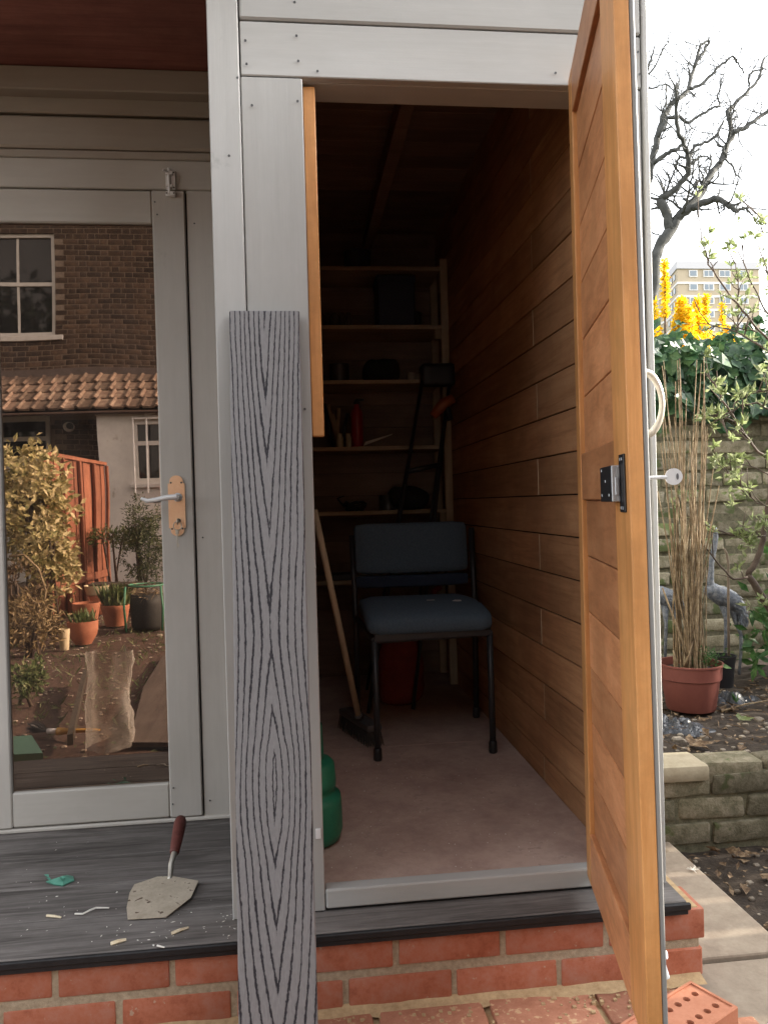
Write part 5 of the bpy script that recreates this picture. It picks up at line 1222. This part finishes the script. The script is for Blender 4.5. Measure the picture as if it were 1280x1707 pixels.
c = rfl(190, 895, 9.2); bush('low_shrub', 'low grey green shrub along the foot of the white wall, mirrored in the glass', 'shrub', c, .42, .2, .14, 900, .05, SHR, .4, 4, 4, 2.0)
c = rfl(52, 1035, 6.0); bush('low_plant', 'straggly dry plant in the lower left of the mirrored garden', 'plant', c, .20, .26, .22, 900, .06, leafy('dry_leaf', (.12, .09, .04), (.22, .16, .08), (.34, .26, .14), .2, 15), .28, 8, 3, 6.0)
c = rfl(40, 1128, 4.5); bush('low_plant', 'small green plant nearest the glass in the mirrored garden', 'plant', c, .11, .12, .11, 480, .04, SHR, .4, 2, 3, 12.0)
c = rfl(28, 1000, 6.6); bush('low_plant', 'tangled brown undergrowth beneath the cream shrub in the mirror', 'plant', c, .22, .3, .30, 1000, .07, leafy('brown_leaf', (.05, .03, .015), (.11, .07, .035), (.2, .14, .08), .2, 15), .3, 10, 3, 9.0)
p = rfl(52, 940, 6.4); arch = MB().tube([rfl(14, 928, 6.4), rfl(40, 926, 6.4), rfl(66, 950, 6.35), rfl(78, 985, 6.3), rfl(74, 1010, 6.25), rfl(62, 1030, 6.2)], [.010, .009, .008, .007, .006, .005], 6)
build('arching_stem', arch, DRY, smooth=True, label='pale arching bare stem over the mirrored undergrowth', cat='stem', base=p)
wt = MB()
for i in range(2200):
    x, y = U(-3.0, -.6), U(-4.6, .6); a = U(0, 2*pi); z = -.025+nz(x, y, 1.3, .018)+nz(x, y, 7, .012); l = U(.02, .09)
    wt.leaf(Vector((x, y, z)), Vector((math.cos(a)*.6, math.sin(a)*.6, U(.2, 1))), rv(), l, l*.12, .1)
for i in range(1900):
    x, y = U(-3.0, .6), U(-4.6, 1.0); a = U(0, 2*pi); z = -.022+nz(x, y, 1.3, .018)+nz(x, y, 7, .012); l = U(.012, .04)
    wt.leaf(Vector((x, y, z)), Vector((math.cos(a), math.sin(a), U(-.1, .3))), Vector((U(-.3, .3), U(-.3, .3), 1)), l, l*.6, .2)
build('sparse_grass', wt, SHR, kind='stuff', label='sparse weeds and leaf bits over the bare garden earth', cat='grass')
deb = MB()
for i in range(1400):
    x, y = U(-3.0, .6), U(-4.0, 1.25); z = -.03+nz(x, y, 1.3, .018)+nz(x, y, 7, .012); s = U(.004, .012)*(1 if rnd() < .95 else 2.2)
    deb.box(-s, s, -s*.7, s*.7, -s*.4, s*.5, bev=s*.3, fn=lambda q, x=x, y=y, z=z: Vector((x+q.x, y+q.y, z+q.z+.006)))
build('pebbles', deb, matte('pale_pebble', (.22, .17, .13), (.42, .36, .30), 20, .9, .3, tint=0), kind='stuff', label='small pale stones on the bare garden earth', cat='pebbles')

# pots and tubs of the mirrored garden
TER = matte('terracotta', (.34, .12, .065), (.46, .19, .11), 10, .8, .3, .001, tint=.1); CRP = matte('cream_pot', (.55, .46, .30), (.66, .56, .38), 12, .7, .2, tint=0)
def potv(label, x0, x1, yt, yb, Y, mat, taper=.72, bowl=False, plant=None, dz=0):
    cx = rfl((x0+x1)/2, yb, Y); r = (aty(x1, yb, Y).x-aty(x0, yb, Y).x)/2; z0 = max(-.02, rfl(0, yb, Y).z+dz) if dz else -.02; z1 = z0+abs(rfl(0, yt, Y).z-rfl(0, yb, Y).z)
    t = thing('flower_pot', (cx.x, cx.y, z0), label, 'flower pot'); h = z1-z0
    pr_ = [(r*taper, z0), (r*(taper+.02), z0+.005)]
    pr_ += [(r*.9, z0+h*.4), (r*.98, z0+h*.7)] if bowl else [(r*(taper+(1-taper)*.8), z0+h*.75), (r*.96, z0+h*.77)]
    pr_ += [(r, z1-.005), (r, z1), (r*.92, z1), (r*.9, z1-.03)]
    build('pot_body', MB().lathe(pr_, (cx.x, cx.y, 0), 32), mat, t, 'auto'); build('soil', MB().lathe([(0, z1-.02), (r*.91, z1-.028)], (cx.x, cx.y, 0), 18), SOIL, t)
    if plant:
        m = MB(); k = plant[1]
        for i in range(k):
            a = U(0, 2*pi); rr = r*rnd()**.5*.85; p = Vector((cx.x+rr*math.cos(a), cx.y+rr*math.sin(a), z1-.02)); m.leaf(p, (Vector((U(-.5, .5), U(-.5, .5), 1))), rv(), plant[2]*U(.5, 1.2), plant[2]*.16, .1)
        q = thing('potted_plant', (cx.x, cx.y, z1), plant[3], 'plant'); build('leaves', m, plant[0], q)
    return z1, cx
potv('round terracotta bowl pot mirrored in the middle of the glass door', 113, 162, 1003, 1042, 6.45, TER, .55, True, (SHR, 60, .12, 'low green plant in the round terracotta bowl in the mirror'))
potv('cream coloured small pot left of the terracotta bowl in the mirror', 97, 117, 1020, 1056, 6.2, CRP, .72, False)
z1, cx = potv('reddish square shouldered pot under the pale basin in the mirror', 147, 183, 941, 972, 8.3, TER, .8)
bz = MB().lathe([(.09, z1+.005), (.12, z1+.10), (.125, z1+.10), (.10, z1+.012), (0, z1+.012)], (cx.x-.03, cx.y, 0), 28)
build('basin', bz, CRP, smooth='auto', label='pale basin sitting on the reddish pot in the mirrored garden', cat='basin', base=(cx.x, cx.y, z1))
potv('wide terracotta pot with tufted grass behind the bowl in the mirror', 166, 214, 976, 1012, 7.4, TER, .7, False, (SHR, 110, .22, 'tufted grassy plant in the wide terracotta pot in the mirror'))
potv('broken low terracotta pot in front of the orange fence in the mirror', 120, 165, 962, 990, 7.9, TER, .75)
potv('small dark blue pot beside the conifer in the mirror', 226, 248, 925, 950, 8.2, flat('navy_glaze', (.02, .025, .07), .3), .8)
potv('small red pot beside the dark blue pot in the mirror', 246, 262, 916, 944, 8.3, flat('red_glaze', (.35, .05, .04), .4), .8)
c0 = rfl(193, 945, 8.5); tg = MB().box(c0.x-.24, c0.x+.24, c0.y-.12, c0.y+.12, -.02, .26, bev=.012); tg.box(c0.x-.26, c0.x+.26, c0.y-.14, c0.y+.14, .24, .275, bev=.006)
build('trough', tg, matte('dark_trough', (.03, .022, .018), (.06, .045, .035), 8, .8, .3, tint=0), label='dark rectangular planting trough before the white wall in the mirror', cat='trough', base=c0)
c0 = rfl(244, 1005, 7.1); gb = thing('planter_bag', (c0.x, c0.y, 0), 'dark planter in a green hooped frame topped with straw, mirrored by the door handle', 'planter')
build('bag', MB().lathe([(.13, -.02), (.145, .02), (.15, .22), (.14, .30), (.12, .30)], (c0.x, c0.y, 0), 24), flat('black_bag', (.02, .02, .018), .7), gb, True)
fr2 = MB()
for s in (-1, 1): fr2.tube([(c0.x+s*.16, c0.y+.16, -.02), (c0.x+s*.17, c0.y+.16, .2), (c0.x+s*.15, c0.y+.15, .38)], .010, 8)
fr2.tube([(c0.x+.15*math.cos(a), c0.y+.15*math.sin(a), .38) for a in [2*pi*i/24 for i in range(25)]], .009, 6, False)
build('hoop_frame', fr2, flat('green_frame', (.06, .22, .13), .5), gb, True); m = MB()
for i in range(220): a = U(0, 2*pi); r = .14*rnd()**.5; m.leaf(Vector((c0.x+r*math.cos(a), c0.y+r*math.sin(a), U(.28, .38))), Vector((U(-1, 1), U(-.6, 1), U(-.8, .3))), rv(), U(.05, .12), .006, .1)
build('straw', m, DRY, gb, kind='stuff')
# things lying on the earth before the deck
pk = [rflz(274, 1095, .0), rflz(238, 1152, .0), rflz(214, 1246, .0), rflz(300, 1246, .0), rflz(310, 1095, .0)]
for q in pk: q.z = -.004
build('plank', MB().prism(pk, (0, 0, .022)), wood('grey_plank', (.05, .036, .03), (.085, .064, .052), (.12, .095, .08), 'y', .8, knots=False), label='wide weathered plank lying flat on the earth, mirrored at the lower right of the glass', cat='plank', base=pk[0])
a, b = rflz(143, 1128, .02), rflz(119, 1244, .02); d_ = (b-a); sdv = Vector((-d_.y, d_.x, 0)).normalized()*.012
lv = MB().prism([a+sdv, b+sdv, b-sdv, a-sdv], (0, 0, .05)); build('spirit_level', lv, matte('dusty_black_bar', (.03, .025, .022), (.08, .065, .05), 30, .6, .3, tint=0), label='dark narrow bar lying on the earth left of the clear bag', cat='spirit level', base=a)
hb0, hb1, hb3 = rflz(168, 1218, .03), rflz(97, 1220, .02), rflz(44, 1216, .01)
bh_ = thing('hand_brush', hb1, 'hand brush with yellow handle and black bristles lying outside, mirrored low in the glass', 'brush')
build('handle', MB().tube([hb0, hb0.lerp(hb1, .15), hb0.lerp(hb1, .6), hb0.lerp(hb1, .85), hb1], [.004, .009, .010, .016, .018], 10), flat('yellow_wood', (.55, .30, .05), .45), bh_, True)
build('ferrule', MB().tube([hb1, hb1.lerp(hb3, .3)], [.014, .012], 10), METAL, bh_, True); m = MB()
for i in range(260):
    s = hb1.lerp(hb3, U(.25, .6)); m.tube([s, s+(hb3-hb1)*U(.2, .5)+Vector((0, U(-.05, .05), U(-.01, .04)))], [.0012, .0008], 3, False)
build('bristles', m, BLACK, bh_, kind='stuff')
POLY, N, L, B = new_mat('clear_polythene'); tp = N.new('ShaderNodeBsdfTransparent'); tp.inputs[0].default_value = (.93, .91, .88, 1); B.inputs['Base Color'].default_value = (.7, .68, .64, 1); B.inputs['Roughness'].default_value = .12; B.inputs['Specular IOR Level'].default_value = .9
lw = N.new('ShaderNodeLayerWeight'); lw.inputs[0].default_value = .25; mx = N.new('ShaderNodeMixShader'); L.new(maths(N, L, 'MULTIPLY_ADD', lw.outputs['Facing'], .5, .14), mx.inputs[0]); L.new(tp.outputs[0], mx.inputs[1]); L.new(B.outputs[0], mx.inputs[2]); L.new(mx.outputs[0], N['Material Output'].inputs[0])
pb0 = rflz(186, 1245, 0); bw_ = (aty(224, 1200, 3.4).x-aty(150, 1200, 3.4).x)/2; bhh = rfl(186, 1090, 3.45).z
m = MB(); vs = []; n1, n2 = 28, 30
for j in range(n2+1):
    for i in range(n1):
        a = 2*pi*i/n1; t = j/n2; q = Vector((math.cos(a)*1.6, math.sin(a)*1.6, t*2.2))
        r = 1-.12*t+.30*mnoise.noise(q*1.2)+.16*abs(mnoise.noise(q*3.3)); vs.append((pb0.x+bw_*r*math.cos(a), pb0.y+.10*r*math.sin(a)*(1-.6*t), bhh*t*(1-.12*(math.cos(a)*.5+.5)*mnoise.noise(Vector((a, 2, 1))))))
fs = [(j*n1+i, j*n1+(i+1) % n1, (j+1)*n1+(i+1) % n1, (j+1)*n1+i) for j in range(n2) for i in range(n1)]
build('plastic_bag', m.add(vs, fs), POLY, smooth=True, label='clear crumpled polythene bag standing outside, mirrored low in the glass door', cat='bag', base=pb0)
g0 = rfl(46, 1243, 3.05); gp_ = [rfl(20, 1228, 3.12), rfl(52, 1226, 3.12), rfl(72, 1256, 3.0), rfl(20, 1258, 3.0)]
build('green_tub', MB().prism([p-Vector((0, 0, .13)) for p in gp_], (0, 0, .13)), flat('pale_green_plastic', (.20, .42, .30), .45), label='pale green plastic tub by the deck edge, mirrored at the lower left', cat='tub', base=g0)
